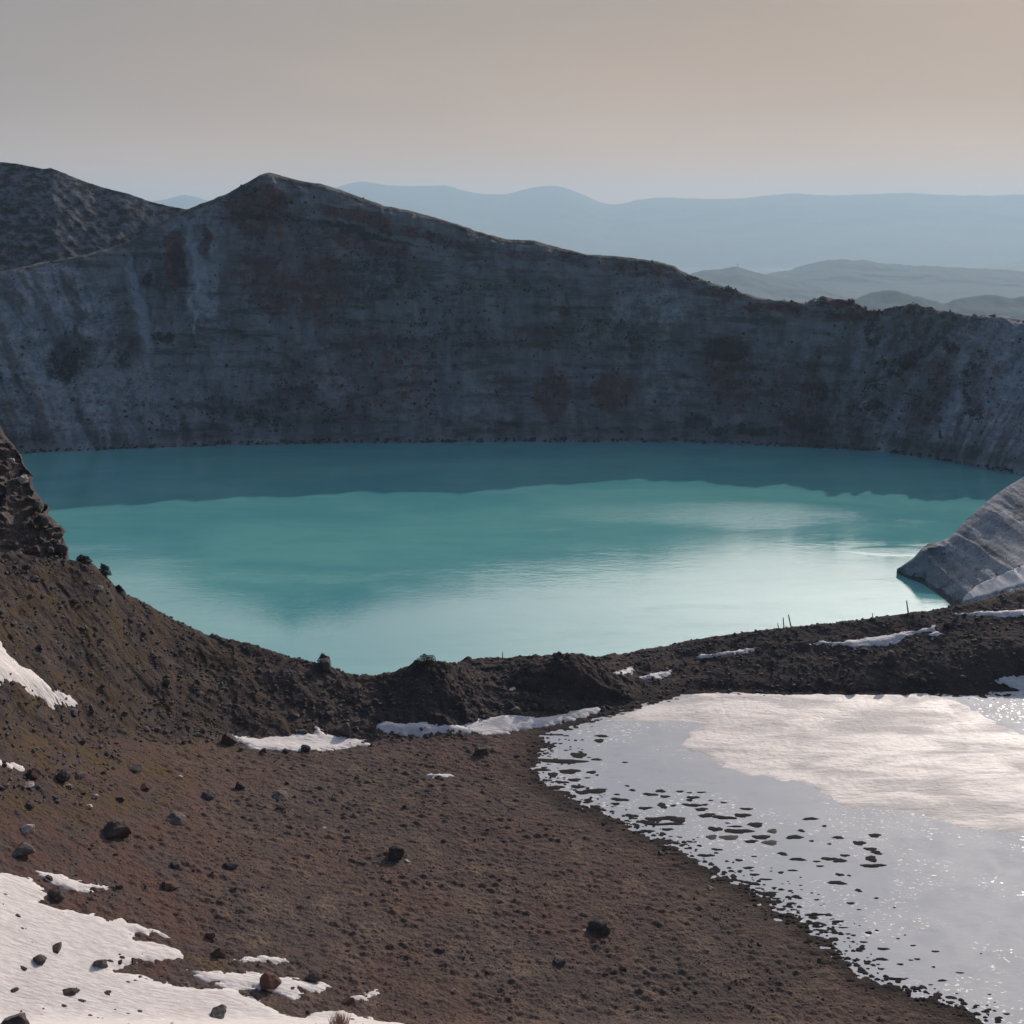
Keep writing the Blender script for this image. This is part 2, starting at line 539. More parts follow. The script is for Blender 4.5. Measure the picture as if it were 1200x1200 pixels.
M_mud = mat_simple('wet_black_mud', (0.008, 0.007, 0.007), (0.020, 0.016, 0.015), 3.0, 0.05, 0.95)
M_wood = mat_simple('weathered_wood', (0.10, 0.085, 0.07), (0.16, 0.14, 0.12), 9.0, 0.01)
M_shrub = mat_simple('dark_creeping_pine', (0.016, 0.010, 0.006), (0.034, 0.022, 0.013), 2.0, 0.02)
M_dry = mat_simple('dry_red_brown_grass', (0.20, 0.12, 0.09), (0.30, 0.21, 0.15), 5.0, 0.01)
M_far = mat_hill('far_range', (0.035, 0.045, 0.045), (0.06, 0.065, 0.06), 0.004, 20)
M_mid = mat_hill('forested_hills', (0.008, 0.016, 0.020), (0.014, 0.024, 0.026), 0.008, 14)
M_back = mat_hill('back_ridge_rock', (0.030, 0.028, 0.030), (0.13, 0.135, 0.15), 0.16, 3.0)
M_plain = mat_hill('lowland', (0.06, 0.065, 0.05), (0.12, 0.115, 0.09), 0.002, 4)
M_spur = None

# ------------------------------------------------------------------ foreground height field
def curve(pts, mode):
    out = []
    for p in pts:
        px, py, v = p
        out.append(P(px, py, Y=v) if mode == 'Y' else P(px, py, z=v))
    out.sort()
    return np.array(out)


K2 = curve([(-80, 1200, 33.5), (0, 1200, 31), (200, 1200, 27.5), (450, 1200, 23), (700, 1200, 20.3), (950, 1200, 18.7), (1080, 1200, 18.05), (1200, 1200, 18)], 'z')
K3 = curve([(-80, 1000, 37), (0, 1000, 33.5), (200, 1000, 27), (400, 1000, 22), (600, 1000, 19.4), (750, 1000, 18.4), (830, 1000, 18), (1200, 1000, 18)], 'z')
K4 = curve([(-80, 850, 44), (0, 850, 38), (100, 852, 31), (180, 860, 26), (270, 866, 22), (400, 868, 19.6), (500, 862, 18.9), (600, 856, 18.6), (650, 850, 18.3), (720, 838, 18.1), (760, 829, 18.05), (820, 815, 18), (900, 815, 18), (1100, 816, 18), (1200, 806, 18)], 'z')
K5 = curve([(-160, 600, 132), (-60, 630, 137), (0, 645, 140), (40, 652, 143), (82, 657, 147), (108, 659, 149), (124, 672, 150), (140, 690, 152), (170, 706, 154), (200, 724, 156), (240, 739, 157), (300, 758, 158),
            (350, 770, 158), (400, 785, 158), (425, 791, 158), (455, 790, 158), (474, 788, 158), (486, 777, 158), (500, 774, 158), (520, 779, 158), (540, 786, 160), (565, 792, 162), (590, 793, 164), (615, 786, 164), (635, 778, 164), (652, 770, 164), (672, 769, 164), (695, 776, 164), (720, 790, 165),
            (745, 800, 166), (780, 796, 168), (820, 788, 169), (900, 782, 170), (1000, 778, 170), (1100, 772, 170), (1200, 760, 171), (1300, 745, 172)], 'Y')
K6 = curve([(-160, 640, 160), (0, 690, 158), (80, 700, 162), (200, 765, 172), (300, 800, 172), (400, 830, 172), (500, 830, 174), (530, 785, 178), (545, 776, 179), (590, 772, 179), (640, 774, 179), (700, 773, 178), (740, 766, 178),
            (800, 752, 180), (850, 743, 180), (900, 737, 180), (930, 734, 181), (1000, 726, 182), (1060, 718, 183), (1100, 713, 184), (1150, 703, 187), (1200, 691, 190), (1300, 672, 195)], 'Y')
ND = np.concatenate([np.linspace(-2.4, -0.62, 60)[:-1], np.linspace(-0.62, 0.62, 1000), np.linspace(0.62, 2.4, 60)[1:]])   # lookup columns
YG = np.arange(-260, 330, 0.5)
HB = np.zeros((len(ND), len(YG)))
cols = {}
for i, a in enumerate(ND):
    ys = [-260, -3.0]; zs = [96.0, 87.6]
    for K in (K2, K3, K4, K5, K6):
        ys.append(np.interp(a, K[:, 0], K[:, 1])); zs.append(np.interp(a, K[:, 0], K[:, 2]))
    y6, z6 = ys[-1], zs[-1]
    ys += [y6 + 18, y6 + 45, y6 + 75, 340]; zs += [z6 - 13, max(-6, z6 - 34), -13, -16]
    # lateral end of the crater's near rim
    HB[i] = np.interp(YG, ys, zs)
HB = smooth_rows(HB, 1.6, 1)
HB[59:1059] = smooth_rows(HB[59:1059], 2.0, 0)

POND_Z = 18.0
pond_px = [(822, 811), (790, 817), (762, 826), (738, 833), (705, 840), (672, 850), (640, 862), (632, 880), (628, 898), (634, 915), (655, 930), (690, 946), (722, 960), (752, 976), (790, 992), (815, 1010), (850, 1030), (880, 1042),
           (905, 1062), (930, 1075), (948, 1090), (972, 1105), (985, 1125), (1010, 1145), (1040, 1158), (1075, 1165), (1105, 1175), (1140, 1190), (1170, 1215), (1230, 1260), (1500, 1260), (1500, 800), (1240, 800),
           (1192, 808), (1175, 812), (1130, 815), (1080, 813), (1030, 815), (980, 814), (930, 815), (880, 813), (850, 811)]
POND = []
for px, py in pond_px:
    a, Y, z = P(px, py, z=POND_Z); POND.append((a * Y, Y))
POND = [(min(x, 125.0), y) for x, y in POND]
AA, YY = np.meshgrid(ND, YG, indexing='ij')
XX = AA * np.maximum(YY, 60.0)
sd = poly_sd(XX, YY, POND)
near = POND_Z + 0.02 + 0.028 * np.clip(-sd, 0, None)
w = sstep(3.0, 14.0, -sd)
w = np.where(YY > 160, sstep(0.2, 3.0, -sd), w)
out_h = near * (1 - w) + np.maximum(HB, near) * w
in_h = POND_Z - 0.02 - 0.035 * np.clip(sd, 0, 12)
vis = (AA > -0.2) & (YY > 70) & (YY < 182)
HB = np.where(vis & (sd > 0), in_h, np.where(vis & (sd > -14), out_h, HB))
SD = sd


def _look(G, X, Y):
    X = np.asarray(X, float); Y = np.asarray(Y, float)
    a = np.clip(X / np.maximum(Y, 60.0), ND[0], ND[-1] - 1e-6)
    ia = np.clip(np.searchsorted(ND, a, side='right') - 1, 0, len(ND) - 2)
    fa = (a - ND[ia]) / (ND[ia + 1] - ND[ia])
    y = np.clip((Y - YG[0]) / 0.5, 0, len(YG) - 1.001)
    iy = y.astype(int); fy = y - iy
    return (G[ia, iy] * (1 - fa) * (1 - fy) + G[ia + 1, iy] * fa * (1 - fy) + G[ia, iy + 1] * (1 - fa) * fy + G[ia + 1, iy + 1] * fa * fy)


def h_base(X, Y): return _look(HB, X, Y)


def masks(X, Y):
    """rocky mask (0 on the flat brown soil, 1 on the slopes and the rim), and distance from the pond"""
    X = np.asarray(X, float); Y = np.asarray(Y, float)
    hb = h_base(X, Y)
    px, py = proj(X, np.maximum(Y, 5.0), hb)
    lim = np.interp(px, [-100, 0, 60, 160, 260, 400, 500, 620, 720, 850, 1200], [900, 880, 868, 862, 866, 868, 862, 850, 836, 813, 808])
    q = perlin(X / 6.0, Y / 6.0, 3) * 14
    rocky = sstep(14, -10, py - lim + q)
    rocky = np.maximum(rocky, np.where(px < 250, 0.55 * sstep(1010, 900, py + q * 2) * sstep(260, 60, px), 0))
    s = _look(SD, X, Y)
    return rocky, s, px, py


def h_detail(X, Y, rocky, s, fine=True):
    v, e, d1, gx, gy = cellv(X / 1.15 + 0.3 * perlin(X / 3, Y / 3, 5), Y / 0.80, 2)
    amp = 0.75 + 0.45 * sstep(-0.3, 0.4, perlin(X / 9, Y / 9, 8))
    clod = np.clip(1 - d1 * 1.7, 0, 1) ** 0.8 * (0.25 + v * v) * 0.27 * amp
    v2, e2, d2, _, _ = cellv(X / 0.52, Y / 0.42, 9)
    clod2 = np.clip(1 - d2 * 1.8, 0, 1) * v2 * 0.09
    d = clod + clod2 + 0.13 * fbm(X / 4.0, Y / 4.0, 3, 11) + 0.05 * perlin(X / 0.4, Y / 0.35, 4)
    v3, e3, d3, gx3, gy3 = cellv(X / 2.3, Y / 2.3, 21)
    v4, e4, d4, gx4, gy4 = cellv(X / 0.85, Y / 0.85, 27)
    rock = 1.1 * ridged(X / 9.0, Y / 9.0, 4, 31) + (v3 - 0.5) * 0.75 * np.clip(e3 * 5, 0, 1) + 0.4 * (gx3 * (v3 - .5)) + (v4 - 0.4) * 0.5 * np.clip(e4 * 4, 0, 1)
    hb = h_base(X, Y); px_, _ = proj(X, np.maximum(Y, 5.0), hb)
    ramp = np.interp(px_, [0, 440, 490, 700, 780, 1200], [0.60, 0.60, 1.05, 1.05, 0.34, 0.34])
    d = d * (1 - rocky) + rocky * (rock * ramp - 0.1 * ramp / .6)
    # calm down at the water's edge of the pond
    sh = sstep(-7.0, -1.0, s)
    ns = 0.16 * fbm(X / 2.0, Y / 1.2, 4, 41) + clod * 0.35
    d = np.where(s > -7, d * (1 - sh) + ns * sh, d)
    d = np.where(s > 5, -0.05, d)
    return d


def h_full(X, Y):
    r, s, _, _ = masks(X, Y)
    return h_base(X, Y) + h_detail(np.asarray(X, float), np.asarray(Y, float), r, s)


def at(px, py):
    """where the ray through a point of the photograph meets the near ground"""
    a, b = ray(px, py)
    Ys = np.arange(66, 215, 0.25)
    H = h_base(a * Ys, Ys)
    rr = CAMZ + b * Ys
    k = np.nonzero(rr <= H)[0]
    if len(k) == 0:
        i = int(np.argmin(rr - H)); return a * Ys[i], Ys[i]
    i = k[0]; Y = Ys[i]
    if i > 0:
        d0 = (rr - H)[i - 1]; d1 = (rr - H)[i]
        Y = Ys[i - 1] + 0.25 * d0 / (d0 - d1 + 1e-9)
    return a * Y, Y


def build_ground():
    a = np.concatenate([np.linspace(-2.4, -0.58, 40)[:-1], np.linspace(-0.58, 0.56, 920), np.linspace(0.56, 2.4, 40)[1:]])
    ys = [-250.0]
    while ys[-1] < 62: ys.append(ys[-1] + (6 if ys[-1] < -10 else 3))
    ys[-1] = 62.0
    y = 62.0
    while y < 200: y += 0.155 if y < 188 else 0.4; ys.append(y)
    while y < 325: y += 2.5; ys.append(y)
    ys = np.array(ys)
    A, Y = np.meshgrid(a, ys, indexing='ij')
    X = A * np.maximum(Y, 60.0)
    r, s, px, py = masks(X, Y)
    Z = h_base(X, Y)
    det = h_detail(X, Y, r, s)
    det = np.where(Y > 60, det, det * 0.5)
    # flatten the sheet into the rim outside the crater
    Z = Z + det
    V = np.stack([X, Y, Z], 2).reshape(-1, 3)
    red = sstep(330, 60, px) * sstep(780, 860, py) + 0.5 * sstep(0.05, 0.35, perlin(X / 14, Y / 14, 51))
    red = np.clip(red * (1 - 0.6 * (r > 0.8)), 0, 1)
    moss = np.clip(sstep(330, 120, px) * sstep(600, 660, py) * sstep(1010, 900, py) + 0.5 * sstep(0.1, 0.4, perlin(X / 12, Y / 9, 61)) * r
                   + sstep(30, 0, np.hypot((px - 240) / 1.5, py - 1135)) * 1.0, 0, 1)
    wet = sstep(-4.5 + 2.5 * perlin(X / 2.5, Y / 1.5, 77), 0.6, s)
    V, F, at_ = compact(V, grid_faces(len(a), len(ys)), dict(red=red, rocky=r, moss=moss, wet=wet))
    link('ground', mesh_from('ground', V, F[:, ::-1], M_soil, True, at_), kind='structure')


build_ground()


# ------------------------------------------------------------------ strips (wall, spur, far ridges)
def strip(curves, alist, nt_list):
    """curves: arrays of (a, Y, z) sorted by a; rows between neighbouring curves: nt_list"""
    Ys = np.stack([np.interp(alist, c[:, 0], c[:, 1]) for c in curves], 1)
    Zs = np.stack([np.interp(alist, c[:, 0], c[:, 2]) for c in curves], 1)
    t = [0.0]
    for k, n in enumerate(nt_list): t += list(k + np.arange(1, n + 1) / n)
    t = np.array(t)
    k = np.arange(len(curves))
    Yg = np.stack([np.interp(t, k, Ys[i]) for i in range(len(alist))])
    Zg = np.stack([np.interp(t, k, Zs[i]) for i in range(len(alist))])
    return Yg, Zg, t


def offset(c, dY, dz): 
    o = c.copy(); o[:, 1] += dY; o[:, 2] = o[:, 2] + dz; return o


# far crater wall ------------------------------------------------------
shore = curve([(-260, 536, 0), (-100, 533, 0), (0, 531, 0), (25, 530, 0), (60, 528, 0), (130, 525, 0), (250, 521, 0), (400, 518, 0), (600, 516, 0), (800, 517, 0), (870, 519.5, 0), (950, 523, 0), (1040, 528, 0),
               (1100, 537, 0), (1150, 547, 0), (1200, 555, 0), (1260, 572, 0), (1330, 600, 0)], 'z')
crest_px = [(-260, 350), (-150, 335), (-60, 324), (0, 318), (50, 307), (100, 298), (150, 283), (180, 266), (205, 250), (222, 243), (245, 234), (262, 228), (285, 215), (303, 205), (315, 201), (330, 205), (350, 210), (375, 214), (400, 222), (425, 231), (450, 240),
            (480, 246), (510, 254), (535, 262), (560, 270), (585, 278), (600, 280), (625, 281), (650, 288), (690, 298), (720, 299), (745, 302), (770, 306), (790, 311), (800, 317), (815, 324), (833, 331), (855, 337), (870, 342), (890, 349), (905, 351), (945, 355),
            (952, 350), (965, 348), (1000, 353), (1009, 358), (1018, 364), (1030, 366), (1045, 361), (1063, 357), (1085, 359), (1100, 363), (1125, 367), (1150, 371), (1165, 369), (1200, 374), (1260, 380), (1330, 390)]
crest_Y = np.interp([p[0] for p in crest_px], [-260, 0, 150, 315, 450, 600, 800, 1000, 1200, 1330], [520, 535, 552, 562, 556, 545, 530, 512, 478, 440])
crest = curve([(px, py, y) for (px, py), y in zip(crest_px, crest_Y)], 'Y')


def lerp_curve(c0, c1, f, bulge=0.0, al=None):
    al = al if al is not None else np.linspace(-0.9, 0.9, 700)
    Y0 = np.interp(al, c0[:, 0], c0[:, 1]); Z0 = np.interp(al, c0[:, 0], c0[:, 2])
    Y1 = np.interp(al, c1[:, 0], c1[:, 1]); Z1 = np.interp(al, c1[:, 0], c1[:, 2])
    return np.stack([al, Y0 + (Y1 - Y0) * f, Z0 + (Z1 - Z0) * (f + bulge)], 1)


def build_wall():
    al = np.linspace(-0.74, 0.66, 1150)
    under = offset(shore, -26, -14)
    m1 = lerp_curve(shore, crest, 0.42, -0.06); m2 = lerp_curve(shore, crest, 0.80, 0.01); m3 = lerp_curve(shore, crest, 0.93, 0.02)
    b1 = offset(crest, 25, -7); b2 = offset(crest, 130, -70); b3 = offset(crest, 700, -420)
    Y, Z, t = strip([under, shore, m1, m2, m3, crest, b1, b2, b3], al, [6, 80, 70, 30, 16, 8, 10, 10] and [6, 80, 70, 30, 16, 8, 10, 10])
    Y = smooth_rows(Y, 3, 1); Z = smooth_rows(Z, 1.2, 1)
    A = al[:, None] * np.ones_like(Y)
    X = A * Y
    T = t[None, :] * np.ones_like(Y)
    s = al[:, None] * 520 * np.ones_like(Y)            # metres along the wall
    px, py = proj(X, Y, Z)
    env = sstep(1.0, 1.25, T) * (1 - 0.82 * sstep(4.4, 5.0, T))
    # slanting gullies: fans run down to the right on the left side, and down to the left on the right
    slant = np.interp(al, [-0.5, -0.3, 0.1, 0.5], [0.45, 0.1, 0.0, -0.75])[:, None]
    sg = s + slant * (Z - 40)
    g = ridged(sg / 26.0, Z / 120.0, 3, 5)
    g2 = ridged(sg / 7.5, Z / 50.0, 3, 15)
    rk = fbm(s / 9.0, Z / 5.0, 5, 25, 0.6)
    v, e, d1, gx, gy = cellv(s / 7.0 + 0.5 * perlin(s / 6, Z / 6, 4), Z / 5.0, 33)
    rough_zone = sstep(0.0, 0.35, fbm(s / 38.0, Z / 30.0, 3, 45)) 
    ledge = sstep(-0.1, 0.4, perlin(Z / 5.0 + s / 90.0, s / 60.0, 54))
    right = sstep(0.12, 0.42, A)
    disp = (g * (3.2 + 4.5 * right) + g2 * (1.1 + 1.6 * right) + rk * (1.8 + 2.6 * right) + rough_zone * ((v - 0.5) * 4.0 * np.clip(e * 4, 0, 1)) + ledge * 0.8 * (1 - right)) * env
    Yd = Y - disp * 0.85
    Zd = Z + disp * 0.35 + 0.35 * sstep(4.5, 5, T) * fbm(s / 5.0, T, 4, 66) * (1 + 1.6 * sstep(0.1, 0.2, A)) + 0.25 * fbm(s / 4, Z / 3, 3, 71) * sstep(1.0, 1.1, T)
    # colour masks
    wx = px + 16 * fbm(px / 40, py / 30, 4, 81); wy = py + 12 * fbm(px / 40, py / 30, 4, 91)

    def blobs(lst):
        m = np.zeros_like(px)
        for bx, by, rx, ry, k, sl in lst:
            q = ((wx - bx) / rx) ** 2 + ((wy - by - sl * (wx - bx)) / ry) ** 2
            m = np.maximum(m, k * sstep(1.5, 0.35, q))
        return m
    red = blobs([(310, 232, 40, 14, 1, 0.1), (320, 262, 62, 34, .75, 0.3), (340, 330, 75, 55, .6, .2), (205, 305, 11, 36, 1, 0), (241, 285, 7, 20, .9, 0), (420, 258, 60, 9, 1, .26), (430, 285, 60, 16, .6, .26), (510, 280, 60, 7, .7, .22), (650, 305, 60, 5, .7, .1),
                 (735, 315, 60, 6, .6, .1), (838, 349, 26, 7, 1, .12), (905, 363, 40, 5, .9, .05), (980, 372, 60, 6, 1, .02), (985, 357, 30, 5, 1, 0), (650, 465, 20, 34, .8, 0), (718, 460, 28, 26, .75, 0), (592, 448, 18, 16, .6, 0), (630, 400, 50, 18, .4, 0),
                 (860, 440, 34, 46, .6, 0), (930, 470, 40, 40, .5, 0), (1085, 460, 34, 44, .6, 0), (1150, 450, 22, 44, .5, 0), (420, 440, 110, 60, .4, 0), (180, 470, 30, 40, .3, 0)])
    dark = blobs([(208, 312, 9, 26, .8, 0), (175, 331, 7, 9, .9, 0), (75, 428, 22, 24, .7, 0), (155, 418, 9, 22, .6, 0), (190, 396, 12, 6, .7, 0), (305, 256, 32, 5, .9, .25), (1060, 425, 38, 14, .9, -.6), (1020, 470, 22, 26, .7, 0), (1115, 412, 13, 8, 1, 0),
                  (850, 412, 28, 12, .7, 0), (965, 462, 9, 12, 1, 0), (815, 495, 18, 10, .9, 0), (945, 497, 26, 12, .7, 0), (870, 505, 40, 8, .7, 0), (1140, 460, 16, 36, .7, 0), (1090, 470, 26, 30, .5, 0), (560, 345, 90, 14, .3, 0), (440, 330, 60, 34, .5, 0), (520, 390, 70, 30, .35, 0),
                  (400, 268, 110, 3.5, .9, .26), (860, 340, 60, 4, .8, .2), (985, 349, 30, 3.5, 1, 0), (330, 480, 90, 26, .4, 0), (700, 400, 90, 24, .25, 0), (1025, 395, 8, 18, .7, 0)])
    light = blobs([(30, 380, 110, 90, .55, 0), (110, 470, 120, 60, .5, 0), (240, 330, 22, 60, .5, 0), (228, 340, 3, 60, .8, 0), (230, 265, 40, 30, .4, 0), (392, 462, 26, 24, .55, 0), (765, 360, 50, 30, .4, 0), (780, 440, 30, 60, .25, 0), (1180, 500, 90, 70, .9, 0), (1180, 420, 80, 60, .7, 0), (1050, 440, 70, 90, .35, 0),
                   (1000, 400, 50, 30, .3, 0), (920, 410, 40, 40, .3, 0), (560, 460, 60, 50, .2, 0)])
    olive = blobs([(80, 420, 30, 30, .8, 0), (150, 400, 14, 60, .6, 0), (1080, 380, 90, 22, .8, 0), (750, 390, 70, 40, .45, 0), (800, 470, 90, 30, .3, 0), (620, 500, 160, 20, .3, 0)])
    gw = np.interp(px[:, 40], [0, 200, 320, 850, 980, 1200], [1.0, 0.9, .45, .45, 1.0, 1.05])[:, None]
    gully = np.clip(0.5 - gw * (-0.34 + 0.55 * ridged((sg + 5 * fbm(s / 20, Z / 15, 3, 99)) / 26.0, Z / 120.0, 3, 5) + 0.35 * ridged((sg + 4 * fbm(s / 15, Z / 10, 3, 98)) / 8.0, Z / 60.0, 3, 15)), 0, 1)
    rf = np.interp(px[:, 40], [960, 1040], [1, .65])[:, None]; dark = dark * rf; red = red * (1 - (1 - rf) * .6); olive = olive * rf
    cap = sstep(4.15, 4.6, T + 0.25 * fbm(s / 12, T, 3, 12)) * np.interp(al, [-0.6, 0.1, 0.17, 0.3], [1, 1, 0.6, 0.45])[:, None]
    V = np.stack([X * Yd / Y, Yd, Zd], 2).reshape(-1, 3)
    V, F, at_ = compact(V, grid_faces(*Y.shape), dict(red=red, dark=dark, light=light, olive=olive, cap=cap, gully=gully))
    link('crater_wall', mesh_from('crater_wall', V, F[:, ::-1], M_wall, True, at_), kind='structure')
    return X * Yd / Y, Yd, Zd, np.maximum(dark, red * .35) * sstep(0.0, 0.35, fbm(s / 7.0, Z / 5.0, 4, 95)), T


wall = build_wall()


def build_back_ridge():
    cpx = [(-320, 150), (-150, 165), (-60, 180), (0, 190), (20, 192), (35, 195), (52, 198), (60, 197), (80, 205), (100, 213), (125, 221), (150, 227), (175, 236), (195, 241), (222, 246), (260, 262), (330, 300), (400, 340)]
    c = curve([(x, y, 760) for x, y in cpx], 'Y')
    al = np.linspace(-0.75, -0.1, 420)
    f0 = offset(c, -170, -130); f1 = offset(c, -70, -52); b1 = offset(c, 60, -16); b2 = offset(c, 700, -460)
    Y, Z, t = strip([f0, f1, c, b1, b2], al, [50, 70, 8, 10])
    A = al[:, None] * np.ones_like(Y); X = A * Y; T = t[None, :] * np.ones_like(Y); s = A * 760
    env = 1 - 0.85 * sstep(1.6, 2.0, T)
    d = (3.5 * fbm(s / 22, Z / 16, 5, 3, 0.6) + 2.5 * ridged((s + Z * .8) / 18, Z / 70, 3, 6)) * env
    Yd = Y - d; Zd = Z + 0.4 * d + 0.5 * np.clip(fbm(s / 3.5, T * 9, 3, 7), -0.1, 1) * (T > 1.2)
    V = np.stack([X, Yd, Zd], 2).reshape(-1, 3)
    link('back_ridge', mesh_from('back_ridge', V, grid_faces(*Y.shape)[:, ::-1], M_back, True), kind='structure')


build_back_ridge()


def far_hills(name, pts, Y0, mat, base, amin=-0.75, amax=0.75, seed=0, n=500, amp=0.02):
    c = curve([(x, y, Y0) for x, y in pts], 'Y')
    al = np.linspace(amin, amax, n)
    front = c.copy(); front[:, 1] -= Y0 * 0.16; front[:, 2] = base
    mid = c.copy(); mid[:, 1] -= Y0 * 0.06; mid[:, 2] = base + (c[:, 2] - base) * 0.55
    back = c.copy(); back[:, 1] += Y0 * 0.12; back[:, 2] = base
    Y, Z, t = strip([front, mid, c, back], al, [16, 18, 6])
    Zs = smooth_rows(Z, 2.0, 0); Z = Zs
    A = al[:, None] * np.ones_like(Y); X = A * Y; T = t[None, :] * np.ones_like(Y)
    s = A * Y
    L = Y0 * amp
    e = sstep(0, 0.5, T) * (1 - 0.93 * sstep(1.5, 2.0, T)) 
    d = L * ridged(s / (L * 4), T * 2.2, 4, seed)
    Zd = Z + d * 0.05 * e * (T < 2) + L * (0.05 * fbm(s / L * 1.3, T, 3, seed + 4) + (0.09 * ridged(s / L * 0.7, T, 3, seed + 8) if mat is M_mid else 0)) * sstep(1, 2, T) * (T <= 2)
    Zd = np.maximum(Zd, base)
    V = np.stack([X, Y - 0.3 * d * e, Zd], 2).reshape(-1, 3)
    link(name, mesh_from(name, V, grid_faces(*Y.shape)[:, ::-1], mat, True), kind='structure')


BASE = -600.0
far_hills('distant_mountains', [(-500, 240), (-200, 238), (100, 242), (185, 236), (215, 227), (235, 232), (260, 240), (320, 236), (380, 226), (400, 217), (424, 211), (440, 215), (460, 218), (500, 218), (520, 216), (545, 224), (560, 227), (595, 228), (620, 220), (645, 217), (665, 220),
                                (690, 231), (712, 241), (725, 240), (745, 234), (770, 231), (820, 233), (860, 233), (900, 229), (930, 226), (960, 229), (1000, 228), (1060, 226), (1100, 228), (1150, 229), (1200, 228), (1300, 224), (1500, 230), (1700, 228)], 25000, M_far, BASE + 4, seed=2)
far_hills('distant_hills', [(700, 335), (780, 322), (880, 330), (905, 320), (935, 315), (960, 307), (985, 305), (1010, 306), (1030, 309), (1060, 312), (1100, 314), (1140, 316), (1180, 318), (1220, 322), (1300, 318), (1500, 324)], 11200, M_mid, BASE + 3, 0.0, 0.75, seed=5, n=320)
far_hills('nearer_hills', [(760, 345), (800, 326), (820, 319), (845, 316), (858, 314), (870, 315), (888, 320), (900, 325), (930, 330), (960, 334), (1000, 345), (1100, 362), (1200, 372)], 9400, M_mid, BASE + 2, 0.08, 0.6, seed=7, n=260)
far_hills('near_forested_hills', [(930, 380), (985, 365), (1005, 350), (1022, 343), (1037, 341), (1050, 342), (1065, 347), (1080, 350), (1105, 357), (1120, 352), (1140, 348), (1155, 346), (1175, 349), (1200, 350), (1260, 344), (1400, 350)], 6000, M_mid, BASE + 1, 0.2, 0.75, seed=9, n=260)
far_hills('pale_snowy_hills', [(1000, 332), (1080, 326), (1120, 320), (1150, 312), (1180, 308), (1210, 305), (1280, 300), (1500, 312)], 17200, M_far, BASE + 2, 0.2, 0.75, seed=12, n=200)


# plain below the mountains
link('lowland_plain', mesh_from('lowland_plain', [(-31000, -31000, BASE), (31000, -31000, BASE), (31000, 31000, BASE), (-31000, 31000, BASE)], [(0, 1, 2, 3)], M_plain), kind='structure')


# flank of the mountain round the crater (outside the picture: the slopes that carry everything)
def build_flank():
    n = 160
    th = np.linspace(0, 2 * math.pi, n)
    rr = [(330, -30), (420, -60), (700, -180), (1900, -602)]
    V = []
    for r, z in rr:
        for t_ in th:
            V.append((r * math.cos(t_) * 1.25, 200 + r * math.sin(t_) * 1.25, z + (0 if z < -500 else 8 * math.sin(t_ * 7))))
    link('mountain_flank', mesh_from('mountain_flank', V, grid_faces(len(rr), n), M_back), kind='structure')


build_flank()

# ------------------------------------------------------------------ lake
th = np.linspace(0, 2 * math.pi, 200, endpoint=False)
LV = [(0, 340, 0)] + [(278 * math.cos(t_), 340 + 172 * math.sin(t_), 0) for t_ in th]
LF = [(0, 1 + i, 1 + (i + 1) % 200) for i in range(200)]
link('lake_water', mesh_from('lake_water', LV, LF, M_lake), kind='structure')


# ------------------------------------------------------------------ spur on the right bank
def build_spur():
    toe = curve([(1040, 664, 0), (1052, 669, 0), (1062, 675, 0), (1080, 681, 0), (1095, 691, 0), (1106, 699, 0), (1117, 709, 0)], 'z')
    al = np.linspace(P(1051, 668, z=0)[0], 0.66, 420)
    extra = []
    a0 = toe[-1]
    extra = np.array([(a0[0] + 0.015, 250, 1.5), (a0[0] + 0.05, 240, 6), (a0[0] + 0.12, 225, 14), (0.7, 215, 26)])
    toe = np.concatenate([toe, extra])
    top = curve([(1036, 670, 283), (1049, 669, 283), (1060, 662, 283), (1070, 655, 283), (1078, 645, 284), (1086, 639, 285), (1098, 637, 286), (1110, 632, 287), (1118, 624, 289), (1127, 614, 290), (1143, 600, 292), (1160, 585, 295), (1180, 571, 298), (1200, 559, 300), (1260, 520, 303), (1400, 440, 306)], 'Y')
    under = offset(toe, -14, -8)
    mid = lerp_curve(toe, top, 0.45, -0.07, al); mid2 = lerp_curve(toe, top, 0.8, -0.02, al)
    b1 = offset(top, 10, -4); b2 = offset(top, 60, -45)
    Y, Z, t = strip([under, toe, mid, mid2, top, b1, b2], al, [6, 55, 45, 20, 8, 14])
    Y = smooth_rows(Y, 2, 1)
    A = al[:, None] * np.ones_like(Y); X = A * Y; T = t[None, :] * np.ones_like(Y)
    s = X
    env = sstep(1.02, 1.7, T) * sstep(0.0, 0.03, A - al[0]) * (1 - 0.5 * sstep(3.4, 4.0, T))
    q = (s - Z * 1.1)
    q = q + 3 * fbm(s / 14, Z / 9, 3, 44)
    d = (3.4 * ridged((q + 12 * fbm(s / 16, Z / 10, 4, 47)) / 22.0, (Z + s) / 30.0, 4, 14, .6) + 1.8 * fbm(s / 5.0, Z / 3.5, 5, 16, .6)) * env
    dark = sstep(0.3, 0.55, fbm(s / 5, Z / 3, 4, 19)) * 0.4 + sstep(1.35, 1.05, T) * 0.8
    zero = np.zeros_like(dark)
    lt = np.clip(0.62 + 0.6 * fbm(s / 8, Z / 5, 4, 28), 0, 1)
    V = np.stack([X, Y - d * .8, Z + .4 * d], 2).reshape(-1, 3)
    V, F, at_ = compact(V, grid_faces(*Y.shape), dict(red=zero, dark=np.clip(dark, 0, 1), light=lt, olive=zero, cap=zero, gully=np.clip(0.5 - 0.22 * ridged((q + 12 * fbm(s / 16, Z / 10, 4, 47)) / 22.0, (Z + s) / 30.0, 4, 14, .6), 0, 1)))
    link('scree_spur', mesh_from('scree_spur', V, F[:, ::-1], M_wall, True, at_), kind='structure')
    return X, Y - d * .8, Z + .4 * d, T


spur = build_spur()

